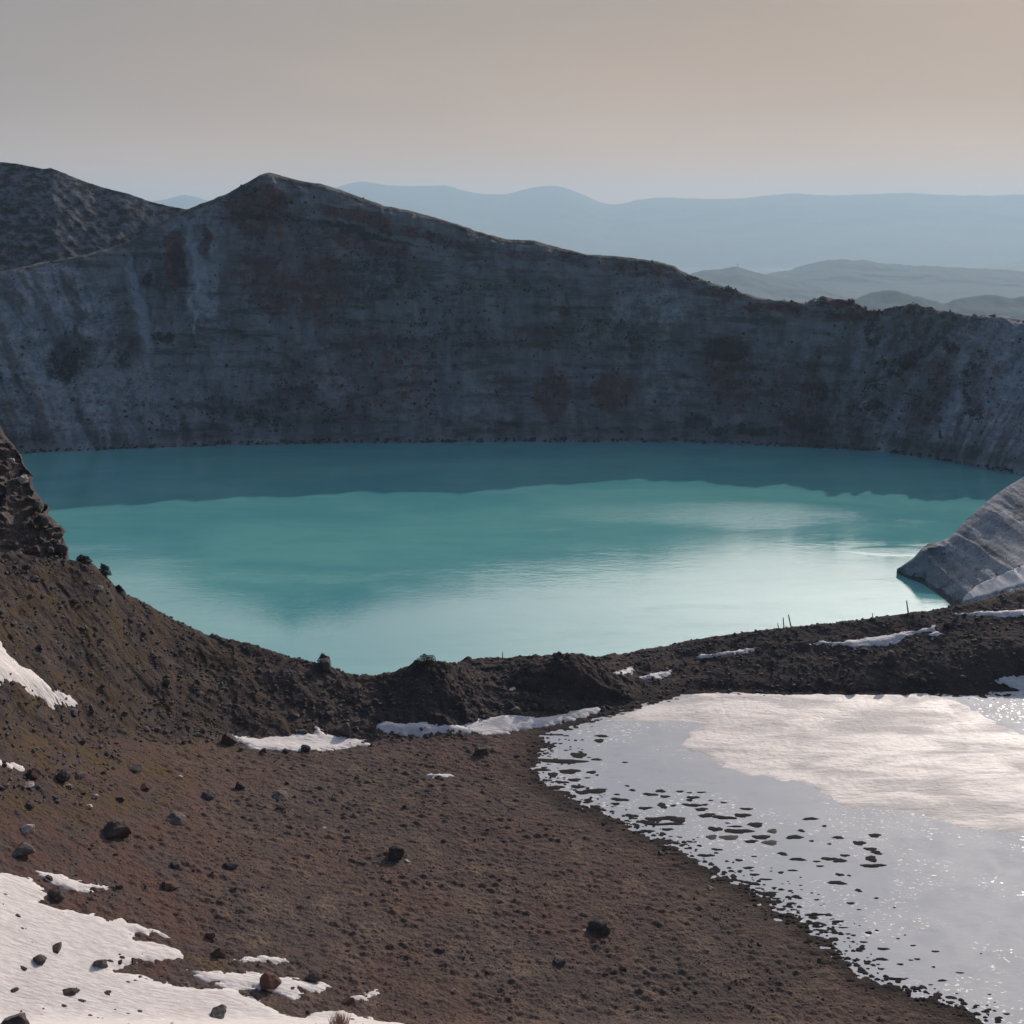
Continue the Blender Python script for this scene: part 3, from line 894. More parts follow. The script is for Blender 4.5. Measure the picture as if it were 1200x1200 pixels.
# ------------------------------------------------------------------ frozen pond
def poly_sheet(name, poly, zf, step, mat, edge=0.0, smooth=True, attrs=None, **props):
    """a sheet over the inside of a ground polygon; zf(X, Y, sd) gives its height"""
    p = np.array(poly); x0, y0 = p.min(0) - edge - step; x1, y1 = p.max(0) + edge + step
    xs = np.arange(x0, x1 + step, step); ys = np.arange(y0, y1 + step, step)
    X, Y = np.meshgrid(xs, ys, indexing='ij')
    s = poly_sd(X, Y, poly)
    Z = zf(X, Y, s)
    ok = s > -edge
    keep = ok[:-1, :-1] | ok[1:, :-1] | ok[:-1, 1:] | ok[1:, 1:]
    V = np.stack([X, Y, Z], 2).reshape(-1, 3)
    V, F, _ = compact(V, grid_faces(*X.shape, keep=keep))
    return link(name, mesh_from(name, V, F[:, ::-1] if False else F, mat, smooth), **props)


ice_poly = [(x, y) for x, y in POND]
poly_sheet('frozen_pond', ice_poly, lambda X, Y, s: POND_Z + 0.012 * fbm(X / 1.5, Y / 1.5, 3, 2), 0.55, M_ice, edge=6.0, kind='structure')
crust_px = [(712, 842), (760, 828), (820, 812), (900, 813), (1000, 813), (1085, 813), (1120, 820), (1150, 838), (1175, 850), (1215, 868), (1420, 960), (1420, 1000), (1215, 980), (1180, 976), (1130, 970), (1080, 954), (1045, 950), (1000, 946), (985, 942), (965, 929), (935, 916), (905, 912), (870, 907), (850, 898), (825, 884), (800, 873), (806, 862), (824, 850), (790, 845), (750, 848)]
crust = []
for px, py in crust_px:
    a, Y, z = P(px, py, z=POND_Z); crust.append((a * Y, Y))
poly_sheet('pond_snow_crust', crust, lambda X, Y, s: POND_Z + 0.09 * sstep(-0.6, 0.9, s + 1.6 * fbm(X / 4, Y / 2.5, 5, 5, .6)) - 0.035
           + (0.05 * ridged(X / 1.6, Y / 1.0, 4, 23) + 0.04 * fbm(X / 5, Y / 3, 3, 29)) * sstep(0, 2.5, s), 0.14, M_crust, edge=0.7, kind='structure')

# ------------------------------------------------------------------ snow patches
snow_defs = [
    ('broad dirty snowfield filling the bottom left corner with dark stones', [(-90, 1023), (0, 1023), (20, 1024.5), (38, 1031), (50, 1040), (54, 1050), (46, 1056), (65, 1063), (90, 1069), (130, 1077), (152, 1080), (180, 1090), (198, 1099), (185, 1097), (158, 1095), (160, 1102), (185, 1107), (206, 1111), (218, 1120), (206, 1127), (188, 1130), (168, 1128), (150, 1133), (138, 1137), (165, 1145), (200, 1154), (235, 1160), (262, 1158), (285, 1163), (305, 1174), (325, 1186), (352, 1193), (372, 1186), (400, 1184), (425, 1191), (470, 1200), (520, 1225), (520, 1262), (-90, 1262)]),
    ('slender snow tongue with a pointed right end above the bottom left snowfield', [(43, 1023), (60, 1022), (75, 1027), (92, 1033), (115, 1037), (141, 1040), (125, 1043), (105, 1046), (90, 1048), (78, 1043), (58, 1035)]),
    ('ragged snow patch around the reddish boulder near the bottom edge', [(218, 1136), (250, 1139), (300, 1141), (330, 1144), (350, 1147), (370, 1152), (386, 1155), (380, 1162), (358, 1165), (345, 1173), (328, 1169), (310, 1161), (292, 1160), (275, 1162), (252, 1155), (236, 1148)]),
    ('thin broken snow streak above the reddish boulder', [(276, 1126), (292, 1123), (310, 1121.5), (333, 1125), (315, 1127), (296, 1127)]),
    ('tiny snow sliver right of the reddish boulder', [(408, 1169), (425, 1166), (441, 1162), (432, 1169), (418, 1172)]),
    ('snow strip running down the dark slope at the left edge', [(-40, 740), (0, 754), (9, 768), (24, 782), (50, 797), (62, 812), (72, 822), (56, 824), (42, 812), (20, 806), (0, 802), (-40, 790)]),
    ('small snow fleck on the dark slope just right of the left edge strip', [(68, 812), (80, 820), (90, 826), (78, 826), (68, 820)]),
    ('small snow patch at the left edge among reddish rocks', [(-30, 888), (0, 893), (16, 896), (30, 900), (26, 906), (12, 902), (0, 900), (-30, 900)]),
    ('narrow snow patch at the foot of the left slope with a raised horn', [(270, 863), (300, 866), (345, 864), (368, 862), (370, 853), (382, 861), (400, 865), (427, 868), (432, 873), (395, 879), (350, 881), (300, 880), (280, 872)]),
    ('long snow bank under the dark rim mounds, half in shade', [(438, 852), (455, 848), (480, 849), (515, 852), (545, 853), (562, 846), (590, 842), (630, 843), (655, 839), (700, 829), (705, 833), (665, 846), (640, 852), (610, 856), (590, 860), (550, 863), (500, 863), (470, 862), (445, 860)]),
    ('long wedge of snow on the rim below the three wooden stakes', [(945, 757), (960, 754), (985, 754), (1010, 749), (1040, 745), (1070, 740), (1097, 735), (1096, 740), (1070, 743), (1058, 750), (1040, 756), (1020, 758), (1000, 760), (985, 758)]),
    ('thin snow dash on the rim left of the long wedge', [(815, 769), (835, 767), (850, 765), (868, 763), (884, 760), (882, 764), (860, 768), (840, 770), (822, 771)]),
    ('small snow fleck where the rim meets the pond left corner', [(745, 796), (765, 791), (787, 786), (784, 793), (768, 798)]),
    ('tiny snow fleck beside the second mound', [(722, 790), (732, 786), (742, 783), (737, 790), (728, 793)]),
    ('level snow band along the rim at the right edge', [(1120, 720), (1140, 718), (1170, 717), (1215, 715), (1215, 724), (1180, 723), (1150, 723)]),
    ('small snow pocket in shade at the right edge above the pond', [(1168, 797), (1185, 793), (1215, 791), (1215, 806), (1195, 808), (1180, 802)]),
    ('tiny snow dash beside a dark hollow on the brown flat', [(504, 909), (515, 907.5), (528, 908.5), (524, 911), (508, 911.5)]),
    ('small round snow fleck above the right end of the long wedge', [(1090, 744), (1098, 742), (1103, 745), (1096, 747)]),
]
for lab, pts in snow_defs:
    W = [at(px, min(py, 1258)) for px, py in pts]
    W = np.array(W)
    ext = max(np.ptp(W[:, 0]), np.ptp(W[:, 1]))
    step = 0.22 if ext > 25 else 0.12
    small = ext < 6
    steep = h_base(W[:, 0], W[:, 1])
    th_ = 0.20 if not small else 0.16
    rimp = np.mean([p[0] for p in pts]) > 700

    def zf(X, Y, s, th_=th_, small=small, rimp=rimp):
        r, ss, _, _ = masks(X, Y)
        ss2 = s + 1.0 * fbm(X / 1.5, Y / 0.8, 5, 13, 0.65) - 0.1 + (0.25 if small else 0)
        lift = th_ * sstep(-0.3, 0.9, ss2) - 0.30 * sstep(0.15, -0.6, ss2)
        hd = h_detail(X, Y, r, ss)
        return h_base(X, Y) + lift + 0.04 + 0.08 * r + 0.5 * smooth_rows(smooth_rows(hd, 3, 0), 3, 1) + np.maximum(hd, 0) * 0.18 * r + (0.10 if rimp else 0.25) * r * sstep(0, 1, s) + 0.04 * fbm(X / 1.5, Y / 0.7, 3, 19)
    poly_sheet('snow_patch', W, zf, step, M_snow, edge=0.7, label=lab, category='snow patch', group='snow patches left on the crater rim')

# snow at the foot of the spur, lying on its scree
def spur_snow():
    X, Y, Z, _ = spur
    poly = [(1128, 704), (1134, 694), (1150, 683), (1175, 672), (1215, 655), (1260, 640), (1260, 680), (1215, 682), (1180, 690), (1150, 700)]
    px, py = proj(X, Y, Z)
    s = poly_sd(px, py, poly)
    ok = s > -1.5
    keep = ok[:-1, :-1] & ok[1:, :-1] & ok[:-1, 1:] & ok[1:, 1:]
    lab_ = np.zeros(keep.shape, int); best = (0, 0); k = 0
    for i0, j0 in zip(*np.nonzero(keep)):
        if lab_[i0, j0]: continue
        k += 1; st = [(i0, j0)]; lab_[i0, j0] = k; c = 0
        while st:
            i, j = st.pop(); c += 1
            for di, dj in ((1, 0), (-1, 0), (0, 1), (0, -1)):
                a, b_ = i + di, j + dj
                if 0 <= a < keep.shape[0] and 0 <= b_ < keep.shape[1] and keep[a, b_] and not lab_[a, b_]:
                    lab_[a, b_] = k; st.append((a, b_))
        best = max(best, (c, k))
    keep = lab_ == best[1]
    lift = 0.22 * sstep(-1.5, 1, s + 2 * fbm(X / 2, Z / 1.5, 3, 6)) - 0.06 - 0.3 * (s + 2.5 * fbm(X / 2, Z / 1.5, 3, 6) < 0)
    V = np.stack([X, Y - lift * .7, Z + lift], 2).reshape(-1, 3)
    if keep.sum() < 4: return
    V, F, _ = compact(V, grid_faces(*X.shape, keep=keep))
    link('snow_patch', mesh_from('snow_patch', V, F[:, ::-1], M_snow), label='slanting shaded snowfield at the foot of the grey scree spur', category='snow patch', group='snow patches left on the crater rim')


spur_snow()

# ------------------------------------------------------------------ rocks
def rock_mesh(name, seed, mat, sub=3, flat=0.8, cuts=11, sharp=0.60):
    r = random.Random(seed)
    bm = bmesh.new(); bmesh.ops.create_icosphere(bm, subdivisions=sub, radius=1.0)
    pl = []
    for _ in range(cuts):
        n = Vector((r.gauss(0, 1), r.gauss(0, 1), r.gauss(0, 1))).normalized(); pl.append((n, r.uniform(sharp - .16, sharp + .16)))
    ex, ey = r.uniform(.85, 1.2), r.uniform(.75, 1.1)
    for v in bm.verts:
        co = v.co.copy()
        for n, d in pl:
            k = co.dot(n) - d
            if k > 0: co -= n * k * 0.93
        nz = perlin(np.array([co.x * 2.6 + seed]), np.array([co.y * 2.6 + co.z * 2.1]), seed % 17)[0]
        co *= 1 + 0.13 * nz
        v.co = Vector((co.x * ex, co.y * ey, co.z * flat))
    me = bpy.data.meshes.new(name); bm.to_mesh(me); bm.free()
    me.materials.append(mat)
    for p in me.polygons: p.use_smooth = False
    # normalise width to 2
    xs = [v.co.x for v in me.vertices]; w_ = (max(xs) - min(xs)) / 2
    for v in me.vertices: v.co /= w_
    return me


MESH = {k: [rock_mesh('boulder', s * 7 + i, m, 3, f) for i in range(4)] for s, (k, m, f) in enumerate((('dark', M_dark, .85), ('red', M_redrock, .85), ('grey', M_grey, .8), ('pale', M_pale, .6)))}
PEAK = [rock_mesh('boulder', 90 + i, M_grey, 3, 1.0, 9, .5) for i in range(2)]


def put_rock(px, py, wpx, kind='dark', label=None, group=None, hf=1.0, name='boulder', var=None, sink=0.33, X=None, Y=None, w=None):
    """px, py: centre of the rock's foot; wpx its width in the photograph"""
    if X is None: X, Y = at(px, py)
    Z = float(h_full(np.array([X]), np.array([Y]))[0])
    dist = math.sqrt(X * X + Y * Y + (Z - CAMZ) ** 2)
    rad = (wpx / FP * dist / 2) if w is None else w
    ms = PEAK if kind == 'peak' else MESH[kind]
    me = ms[(var if var is not None else random.randrange(99)) % len(ms)]
    o = link(name, me)
    mz = max(v.co.z for v in me.vertices)
    o.scale = (rad, rad * random.uniform(.85, 1.1), rad * hf)
    o.rotation_euler = (0, 0, random.uniform(0, 6.28) if kind != 'peak' else random.uniform(-.5, .5))
    o.location = (X, Y, Z + rad * hf * mz * (1 - 2 * sink) * 0.9)
    if label: o['label'] = label
    o['category'] = 'boulder' if name == 'boulder' else 'rock'
    if group: o['group'] = group
    return o


G = 'boulders scattered on the brown crater flat'
GS = 'stones standing out of the snow'
named = [
    (700, 1090, 28, 'dark', 'large rounded dark boulder casting a long shadow on the open flat', G, 1.0),
    (464, 1006, 19, 'dark', 'dark blocky boulder with a shadow, alone in the middle of the flat', G, 1.05),
    (138, 978, 26, 'dark', 'wide dark boulder left of the flat with a reddish flank', G, .8),
    (206, 962, 22, 'grey', 'grey humped boulder right of the wide dark boulder', G, .7),
    (281, 924, 14, 'dark', 'small upright dark rock high on the flat below the snow horn', G, 1.1),
    (244, 934, 14, 'grey', 'grey pointed stone left of the small upright rock', G, .9),
    (267, 872, 21, 'dark', 'big dark boulder at the left tip of the narrow snow patch', G, 1.1),
    (74, 915, 18, 'dark', 'dark squat boulder near the small snow patch at the left edge', G, .9),
    (40, 912, 22, 'red', 'reddish boulder right beside the snow at the left edge', G, .8),
    (25, 1000, 26, 'grey', 'grey slabby boulder at the left edge above the snowfield', G, .6),
    (207, 1015, 19, 'dark', 'low black boulder in the left middle of the flat', G, .75),
    (269, 1016, 17, 'dark', 'flat black stone right of the low black boulder', G, .6),
    (198, 1040, 20, 'red', 'reddish brown boulder below the low black boulder', G, .6),
    (317, 1157, 25, 'red', 'reddish boulder ringed by the ragged snow patch', G, 1.1),
    (367, 1148, 18, 'dark', 'dark boulder at the right end of the ragged snow patch', G, .8),
    (257, 1120, 17, 'dark', 'dark stone above the ragged snow patch', G, .9),
    (246, 1098, 11, 'red', 'small pinkish rock above the snowfield tip', G, .8),
    (564, 884, 19, 'dark', 'dark boulder on the brown flat below the long snow bank', G, 1.0),
    (655, 1128, 15, 'grey', 'small bluish grey stone below and left of the big shadowed boulder', G, .8),
    (408, 1176, 14, 'red', 'reddish stone at the small snow sliver', G, .8),
    (405, 862, 15, 'grey', 'grey pointed boulder between the two snow patches under the rim', G, 1.4),
    (998, 808, 14, 'red', 'rounded reddish boulder half buried in the rim above the pond', G, 1.0),
    (1045, 775, 20, 'dark', 'dark block under the right end of the long snow wedge', G, 1.2),
    (382, 784, 22, 'dark', 'dark knob on the skyline left of the first mound', G, 1.0),
    (653, 776, 12, 'dark', 'dark stump of rock on top of the second mound', G, 1.2),
    (963, 1000, 1, None, '', '', 1),
    (328, 949, 12, 'dark', 'small black stone below the grey oval boulder', G, .7),
    (328, 935, 17, 'grey', 'grey oval boulder right of the upright dark rock', G, .7),
    (160, 905, 20, 'dark', 'dark flat rock on the upper left of the flat', G, .5),
    (142, 938, 12, 'dark', 'dark rock on the reddish ground', G, .7),
    (65, 1050, 23, 'dark', 'black boulder at the edge of the slender snow tongue', GS, .8),
    (58, 1031, 10, 'dark', 'small black stone at the root of the slender snow tongue', GS, .8),
    (140, 1043, 9, 'dark', 'dark stone at the pointed end of the slender snow tongue', GS, .9),
    (66, 1113, 19, 'dark', 'low black stone on the middle of the snowfield', GS, .45),
    (46, 1130, 14, 'dark', 'wedge shaped dark stone on the snowfield', GS, .75),
    (25, 1137, 11, 'dark', 'small flat stone left of the wedge shaped stone', GS, .5),
    (118, 1133, 15, 'peak', 'grey pyramid shaped stone on the snowfield', GS, 1.0),
    (141, 1130, 7, 'dark', 'tiny stone right of the grey pyramid', GS, .8),
    (140, 1122, 5, 'dark', 'tiniest stone above and right of the grey pyramid', GS, .8),
    (157, 1128, 10, 'dark', 'dark stone at the left tip of the earth tongue', GS, .9),
    (17, 1164, 9, 'dark', 'small stone low on the left of the snowfield', GS, .7),
    (79, 1167, 21, 'dark', 'long black stone near the bottom of the snowfield', GS, .5),
    (254, 1192, 18, 'peak', 'black peaked stone near the bottom edge of the snow', GS, .7),
    (17, 1206, 26, 'peak', 'grey pointed stone cut by the bottom edge at the left corner', GS, 1.0),
    (343, 1161, 9, 'dark', 'small dark stone on the snow right of the reddish boulder', GS, .9),
    (283, 880, 9, 'dark', 'small dark stone at the lower edge of the narrow snow patch', GS, .8),
    (310, 882, 8, 'dark', 'dark pebble like rock below the middle of the narrow snow patch', GS, .8),
    (334, 882, 9, 'dark', 'dark rock in the lower edge of the narrow snow patch, second from right', GS, .8),
    (357, 880, 12, 'dark', 'roundish dark rock at the lower right of the narrow snow patch', GS, .9),
    (32, 975, 14, 'pale', 'pale tilted slab on mossy ground at the left edge', G, .9),
    (33, 922, 14, 'pale', 'pale reddish slab under the left edge snow', G, .5),
    (80, 922, 8, 'pale', 'small ochre stone in the moss', G, .8),
    (111, 935, 8, 'pale', 'pale chip left of the flat centre', G, .6),
    (105, 948, 9, 'pale', 'white chip on the upper left of the flat', G, .4),
    (210, 912, 7, 'pale', 'white chip above the grey humped boulder', G, .8),
    (380, 971, 6, 'pale', 'white chip in the middle of the flat', G, .6),
    (533, 1163, 6, 'pale', 'cream stone near the bottom centre', G, 1.0),
    (477, 1010, 7, 'pale', 'pale stone right of the dark blocky boulder', G, .6),
    (832, 1041, 8, 'pale', 'pale stone on the shore close to the pond', G, .6),
    (685, 1090, 5, 'pale', 'tiny pale stone in the shadow of the large boulder', G, .6),
    (143, 697, 9, 'pale', 'pale stone on the skyline of the left slope', G, 1.2),
    (600, 808, 12, 'pale', 'pale chip between the two rim mounds', G, .5),
    (604, 840, 10, 'grey', 'grey stone at the foot of the second mound', G, 1.0),
]
for px, py, wpx, kind, lab, grp, hf in named:
    if kind is None: continue
    put_rock(px, py, wpx, kind, lab, grp, hf)

# individual smaller rocks all over the near ground
def scatter_px(n, box, cond):
    out = []
    while len(out) < n:
        px = random.uniform(box[0], box[2]); py = random.uniform(box[1], box[3])
        if cond(px, py): out.append((px, py))
    return out


def rim_y(px):
    return np.interp(px, [0, 82, 140, 200, 300, 400, 480, 540, 600, 640, 720, 800, 930, 1060, 1200], [650, 660, 695, 728, 762, 790, 782, 790, 795, 778, 785, 755, 737, 720, 694])


def shore_x(py):
    return np.interp(py, [850, 880, 915, 946, 976, 1010, 1042, 1075, 1105, 1145, 1165, 1200], [680, 632, 634, 690, 752, 815, 880, 930, 972, 1010, 1075, 1160])


def pond_top(px): return np.interp(px, [640, 700, 760, 820, 1200], [862, 841, 827, 813, 806])


SNOW_PX = [p for _, p in snow_defs]


def on_snow(px, py):
    return any(float(poly_sd(np.array([px]), np.array([py]), p)[0]) > 0 for p in SNOW_PX)


flat_ok = lambda x, y: y > 880 and x < shore_x(y) - 12 and not on_snow(x, y)
left_ok = lambda x, y: y > rim_y(x) + 8 and x < 470 and y < 880 and not on_snow(x, y)
rim_ok = lambda x, y: rim_y(x) + 5 < y < pond_top(x) - 5 and not on_snow(x, y)
def describe(items, marks, noun):
    """labels by the nearest landmark and the side of it a thing lies on, counted outwards"""
    rows = {}
    for o, px, py, adj in items:
        m = min(marks, key=lambda q: math.hypot((q[0] - px), (q[1] - py) * 1.6))
        dx, dy = px - m[0], (py - m[1]) * 1.6
        k = int(round(math.atan2(-dy, dx) / (math.pi / 4))) % 8
        side = ('right of', 'up and right of', 'above', 'up and left of', 'left of', 'down and left of', 'below', 'down and right of')[k]
        rows.setdefault((adj, side, m[2]), []).append((math.hypot(dx, dy), o))
    words = ['nearest', 'second', 'third', 'fourth', 'fifth', 'sixth', 'seventh', 'eighth', 'ninth', 'tenth', 'eleventh', 'twelfth', 'thirteenth', 'fourteenth', 'fifteenth']
    for (adj, side, m), l in rows.items():
        l.sort(key=lambda q: q[0])
        for i, (_, o) in enumerate(l):
            o['label'] = ('%s %s %s %s' % (adj, noun, side, m)) if len(l) == 1 else ('%s %s, %s %s %s' % (adj, noun, words[min(i, 14)], side, m))


ADJ = {'dark': 'small black', 'red': 'small reddish', 'grey': 'small grey'}
FM = [(700, 1078, 'the large shadowed boulder'), (464, 998, 'the dark blocky boulder in the middle'), (138, 968, 'the wide dark boulder'), (206, 952, 'the grey humped boulder'), (281, 919, 'the small upright rock'), (207, 1010, 'the low black boulder'), (317, 1145, 'the boulder ringed by snow'),
      (564, 877, 'the boulder below the long snow bank'), (655, 1125, 'the bluish grey stone'), (40, 910, 'the reddish boulder at the left edge'), (25, 990, 'the grey slab at the left edge'), (515, 909, 'the tiny snow dash'), (533, 1163, 'the cream stone near the bottom'),
      (220, 1120, 'the blunt tip of the snowfield'), (790, 1000, 'the ring shaped hump shore'), (900, 1120, 'the flat near the lower shore'), (830, 1160, 'the bare ground at the bottom right'), (340, 1050, 'the open flat left of centre'), (620, 960, 'the open flat near the pond')]
SM = [(75, 640, 'the foot of the rock outcrop'), (20, 780, 'the snow strip at the left edge'), (84, 823, 'the snow fleck on the left slope'), (143, 697, 'the pale skyline stone'), (234, 738, 'the skyline half way down'), (350, 870, 'the narrow horned snow patch'), (267, 862, 'the big boulder at the snow tip'),
      (382, 778, 'the bushy skyline knob'), (405, 855, 'the grey pointed boulder'), (15, 897, 'the snow patch at the left edge'), (200, 800, 'the middle of the left slope'), (130, 860, 'the reddish foot of the left slope')]
RM = [(500, 778, 'the first rim mound'), (655, 775, 'the second rim mound'), (550, 852, 'the long snow bank'), (850, 767, 'the thin snow dash'), (1020, 750, 'the long snow wedge'), (920, 730, 'the three wooden stakes'), (1063, 712, 'the leaning stake'), (1170, 718, 'the level snow band'), (765, 792, 'the snow fleck at the pond corner'),
      (998, 805, 'the rounded reddish boulder'), (1045, 768, 'the dark block under the snow wedge'), (900, 800, 'the dark bank above the pond'), (1190, 798, 'the shaded snow pocket')]
for cnt_, box, ok_, kinds, sizes, marks, grp, (h0, h1) in (
        (62, (5, 880, 1100, 1195), flat_ok, ('dark', 'dark', 'red', 'grey'), None, FM, 'small rocks on the brown flat', (.6, .9)),
        (56, (0, 660, 470, 880), left_ok, ('dark', 'dark', 'grey', 'grey', 'red'), (5, 6, 8, 9, 11), SM, 'rocks on the left slope', (.6, 1.0)),
        (60, (470, 700, 1195, 850), rim_ok, ('dark', 'dark', 'grey', 'red'), (4, 5, 6, 8), RM, 'rocks on the low rim', (.6, 1.0))):
    items = []
    for px, py in scatter_px(cnt_, box, ok_):
        k_ = random.choice(kinds)
        w_ = random.choice(sizes or ((5, 6, 7, 8, 10, 12) if px < 300 and py < 1000 else (4, 5, 5, 6, 8)))
        items.append((put_rock(px, py, w_, k_, 'x', grp, random.uniform(h0, h1), 'rock'), px, py, ADJ[k_]))
    describe(items, marks, 'rock')


# gravel: far too many to count --------------------------------------------------
def gravel(name, n, fx, sizes, mat, seed):
    r = np.random.default_rng(seed)
    bm = bmesh.new(); bmesh.ops.create_icosphere(bm, subdivisions=1, radius=1.0)
    bv = np.array([v.co[:] for v in bm.verts]); bf = np.array([[v.index for v in f.verts] for f in bm.faces]); bm.free()
    X, Y = fx(r, n)
    n = len(X)
    Z = h_full(X, Y)
    s = r.uniform(0, 1, n) ** 2.5 * (sizes[1] - sizes[0]) + sizes[0]
    ang = r.uniform(0, 6.28, n); ca, sa = np.cos(ang), np.sin(ang)
    k = bv[None] * (1 + r.uniform(-.32, .32, (n, len(bv), 1))) * np.array([1, .8, .6])[None, None]
    x = k[..., 0] * ca[:, None] - k[..., 1] * sa[:, None]; y = k[..., 0] * sa[:, None] + k[..., 1] * ca[:, None]
    V = np.stack([x, y, k[..., 2]], 2) * s[:, None, None] + np.stack([X, Y, Z + s * .15], 1)[:, None]
    F = (bf[None] + (np.arange(n) * len(bv))[:, None, None]).reshape(-1, 3)
    link(name, mesh_from(name, V.reshape(-1, 3), F, mat, False), kind='stuff')


def fx_flat(r, n):
    a = r.uniform(-.55, .45, n * 2); Y = r.uniform(70, 160, n * 2); X = a * Y
    rk, s, px, py = masks(X, Y)
    ok = (rk < .5) & (s < -1.0)
    d = sstep(-.2, .4, perlin(X / 7, Y / 7, 88)) 
    ok &= r.uniform(0, 1, len(X)) < .25 + .75 * d
    return X[ok][:n], Y[ok][:n]


def fx_rocky(r, n):
    a = r.uniform(-.55, .52, n * 3); Y = r.uniform(95, 195, n * 3); X = a * Y
    rk, s, px, py = masks(X, Y)
    ok = (rk > .35) & (s < -.3) & (py > rim_y(px) - 6)
    return X[ok][:n], Y[ok][:n]


gravel('gravel', 12000, fx_flat, (0.03, 0.17), M_tan, 5)
gravel('red_gravel', 4000, fx_flat, (0.03, 0.15), M_redrock, 6)
gravel('rubble', 9000, fx_rocky, (0.08, 0.42), M_rub, 8)
gravel('grey_rubble', 4500, fx_rocky, (0.08, 0.36), M_grey, 9)

# ------------------------------------------------------------------ crag at the left edge
def build_crag():
    al = np.linspace(-0.66, P(84, 656, Y=148)[0], 420)
    top = curve([(-260, 330, 150), (-120, 400, 150), (-60, 440, 150), (-20, 478, 150), (0, 497, 150), (6, 510, 150), (18, 524, 150), (24, 541, 150), (36, 556, 150), (41, 580, 150), (44, 589, 150), (54, 592, 150), (57, 603, 150), (66, 610, 150), (71, 624, 150), (78, 638, 149), (81, 655, 148), (86, 664, 147)], 'Y')
    bot = curve([(-260, 640, 134), (0, 668, 139), (40, 664, 143), (86, 664, 146)], 'Y')
    bot[:, 2] -= 1.0
    m1 = lerp_curve(bot, top, .5, 0, al)
    b1 = offset(top, 4, -3); b2 = offset(top, 14, -30)
    Y, Z, t = strip([bot, m1, top, b1, b2], al, [70, 70, 10, 20])
    Y = smooth_rows(Y, 2, 1)
    A = al[:, None] * np.ones_like(Y); X = A * Y; T = t[None, :] * np.ones_like(Y)
    env = (1 - 0.75 * sstep(1.8, 2.0, T))
    v, e, d1, gx, gy = cellv((X + .4 * Z) / 2.6, Z / 2.2, 5)
    v2, e2, d2, gx2, gy2 = cellv((X + .4 * Z) / 0.95, Z / .75, 8)
    d = ((v - .5) * 3.0 + gx * (v - .5) * 2.6 + gy * 1.2 * v + (v2 - .5) * 1.0 + gx2 * .5 + 1.4 * fbm(X / 4, Z / 4, 4, 6)) * env
    V = np.stack([X * (1 + 0.0 * d), Y - d, Z + d * .12], 2).reshape(-1, 3)
    link('rock_outcrop', mesh_from('rock_outcrop', V, grid_faces(*Y.shape)[:, ::-1], M_crag, False), label='tall blocky dark rock outcrop at the left edge in front of the lake', category='rock outcrop')


build_crag()
crag_spots = [(14, 540, 14, 'pale'), (28, 562, 12, 'pale'), (45, 593, 14, 'grey'), (50, 610, 12, 'dark'), (58, 622, 12, 'grey'), (68, 628, 12, 'dark'), (72, 642, 14, 'dark'), (60, 645, 13, 'grey'), (48, 635, 14, 'dark'), (36, 600, 16, 'red'), (22, 585, 18, 'red'), (10, 610, 20, 'dark'), (28, 625, 18, 'dark'),
              (8, 530, 12, 'grey'), (18, 640, 13, 'pale'), (12, 652, 12, 'red'), (56, 652, 12, 'pale'), (66, 655, 11, 'grey')]
ORD = ['topmost', 'second', 'third', 'fourth', 'fifth', 'sixth', 'seventh', 'eighth', 'ninth', 'tenth', 'eleventh', 'twelfth', 'thirteenth', 'fourteenth', 'fifteenth', 'sixteenth', 'seventeenth', 'lowest']
crag_spots.sort(key=lambda q: q[1])
for ci, (px, py, wpx, k) in enumerate(crag_spots):
    a, Y, z = P(px, py, Y=146.5 if py > 600 else 148)
    o = put_rock(0, 0, 0, k, '%s angular block in the left edge rock outcrop, %s from its top' % ({'dark': 'black', 'red': 'reddish', 'grey': 'grey', 'pale': 'pale'}[k], ORD[ci]) if 0 < ci < 17 else '%s angular block of the left edge rock outcrop' % ORD[ci], 'blocks on the rock outcrop', 1.0, 'boulder', None, .2, X=a * Y, Y=Y, w=wpx / FP * 155 / 2)
    o.location.z = z
    o.rotation_euler = (random.uniform(-.8, .8), random.uniform(-.8, .8), random.uniform(0, 6))

def blocks_on(name, X, Y, Z, prob, n, sizes, mat, seed):
    r = np.random.default_rng(seed)
    p = prob.ravel() / prob.sum(); idx = r.choice(len(p), n, p=p)
    bm = bmesh.new(); bmesh.ops.create_icosphere(bm, subdivisions=1, radius=1.0)
    bv = np.array([v.co[:] for v in bm.verts]); bf = np.array([[v.index for v in f.verts] for f in bm.faces]); bm.free()
    c = np.stack([X.ravel()[idx], Y.ravel()[idx], Z.ravel()[idx]], 1) + r.normal(0, .25, (n, 3))
    s_ = r.uniform(0, 1, n) ** 2.2 * (sizes[1] - sizes[0]) + sizes[0]
    k = bv[None] * (1 + r.uniform(-.38, .38, (n, len(bv), 1))) * r.uniform(.6, 1.3, (n, 1, 3))
    V = k * s_[:, None, None] + c[:, None]
    F = (bf[None] + (np.arange(n) * len(bv))[:, None, None]).reshape(-1, 3)
    link(name, mesh_from(name, V.reshape(-1, 3), F, mat, False), kind='stuff')


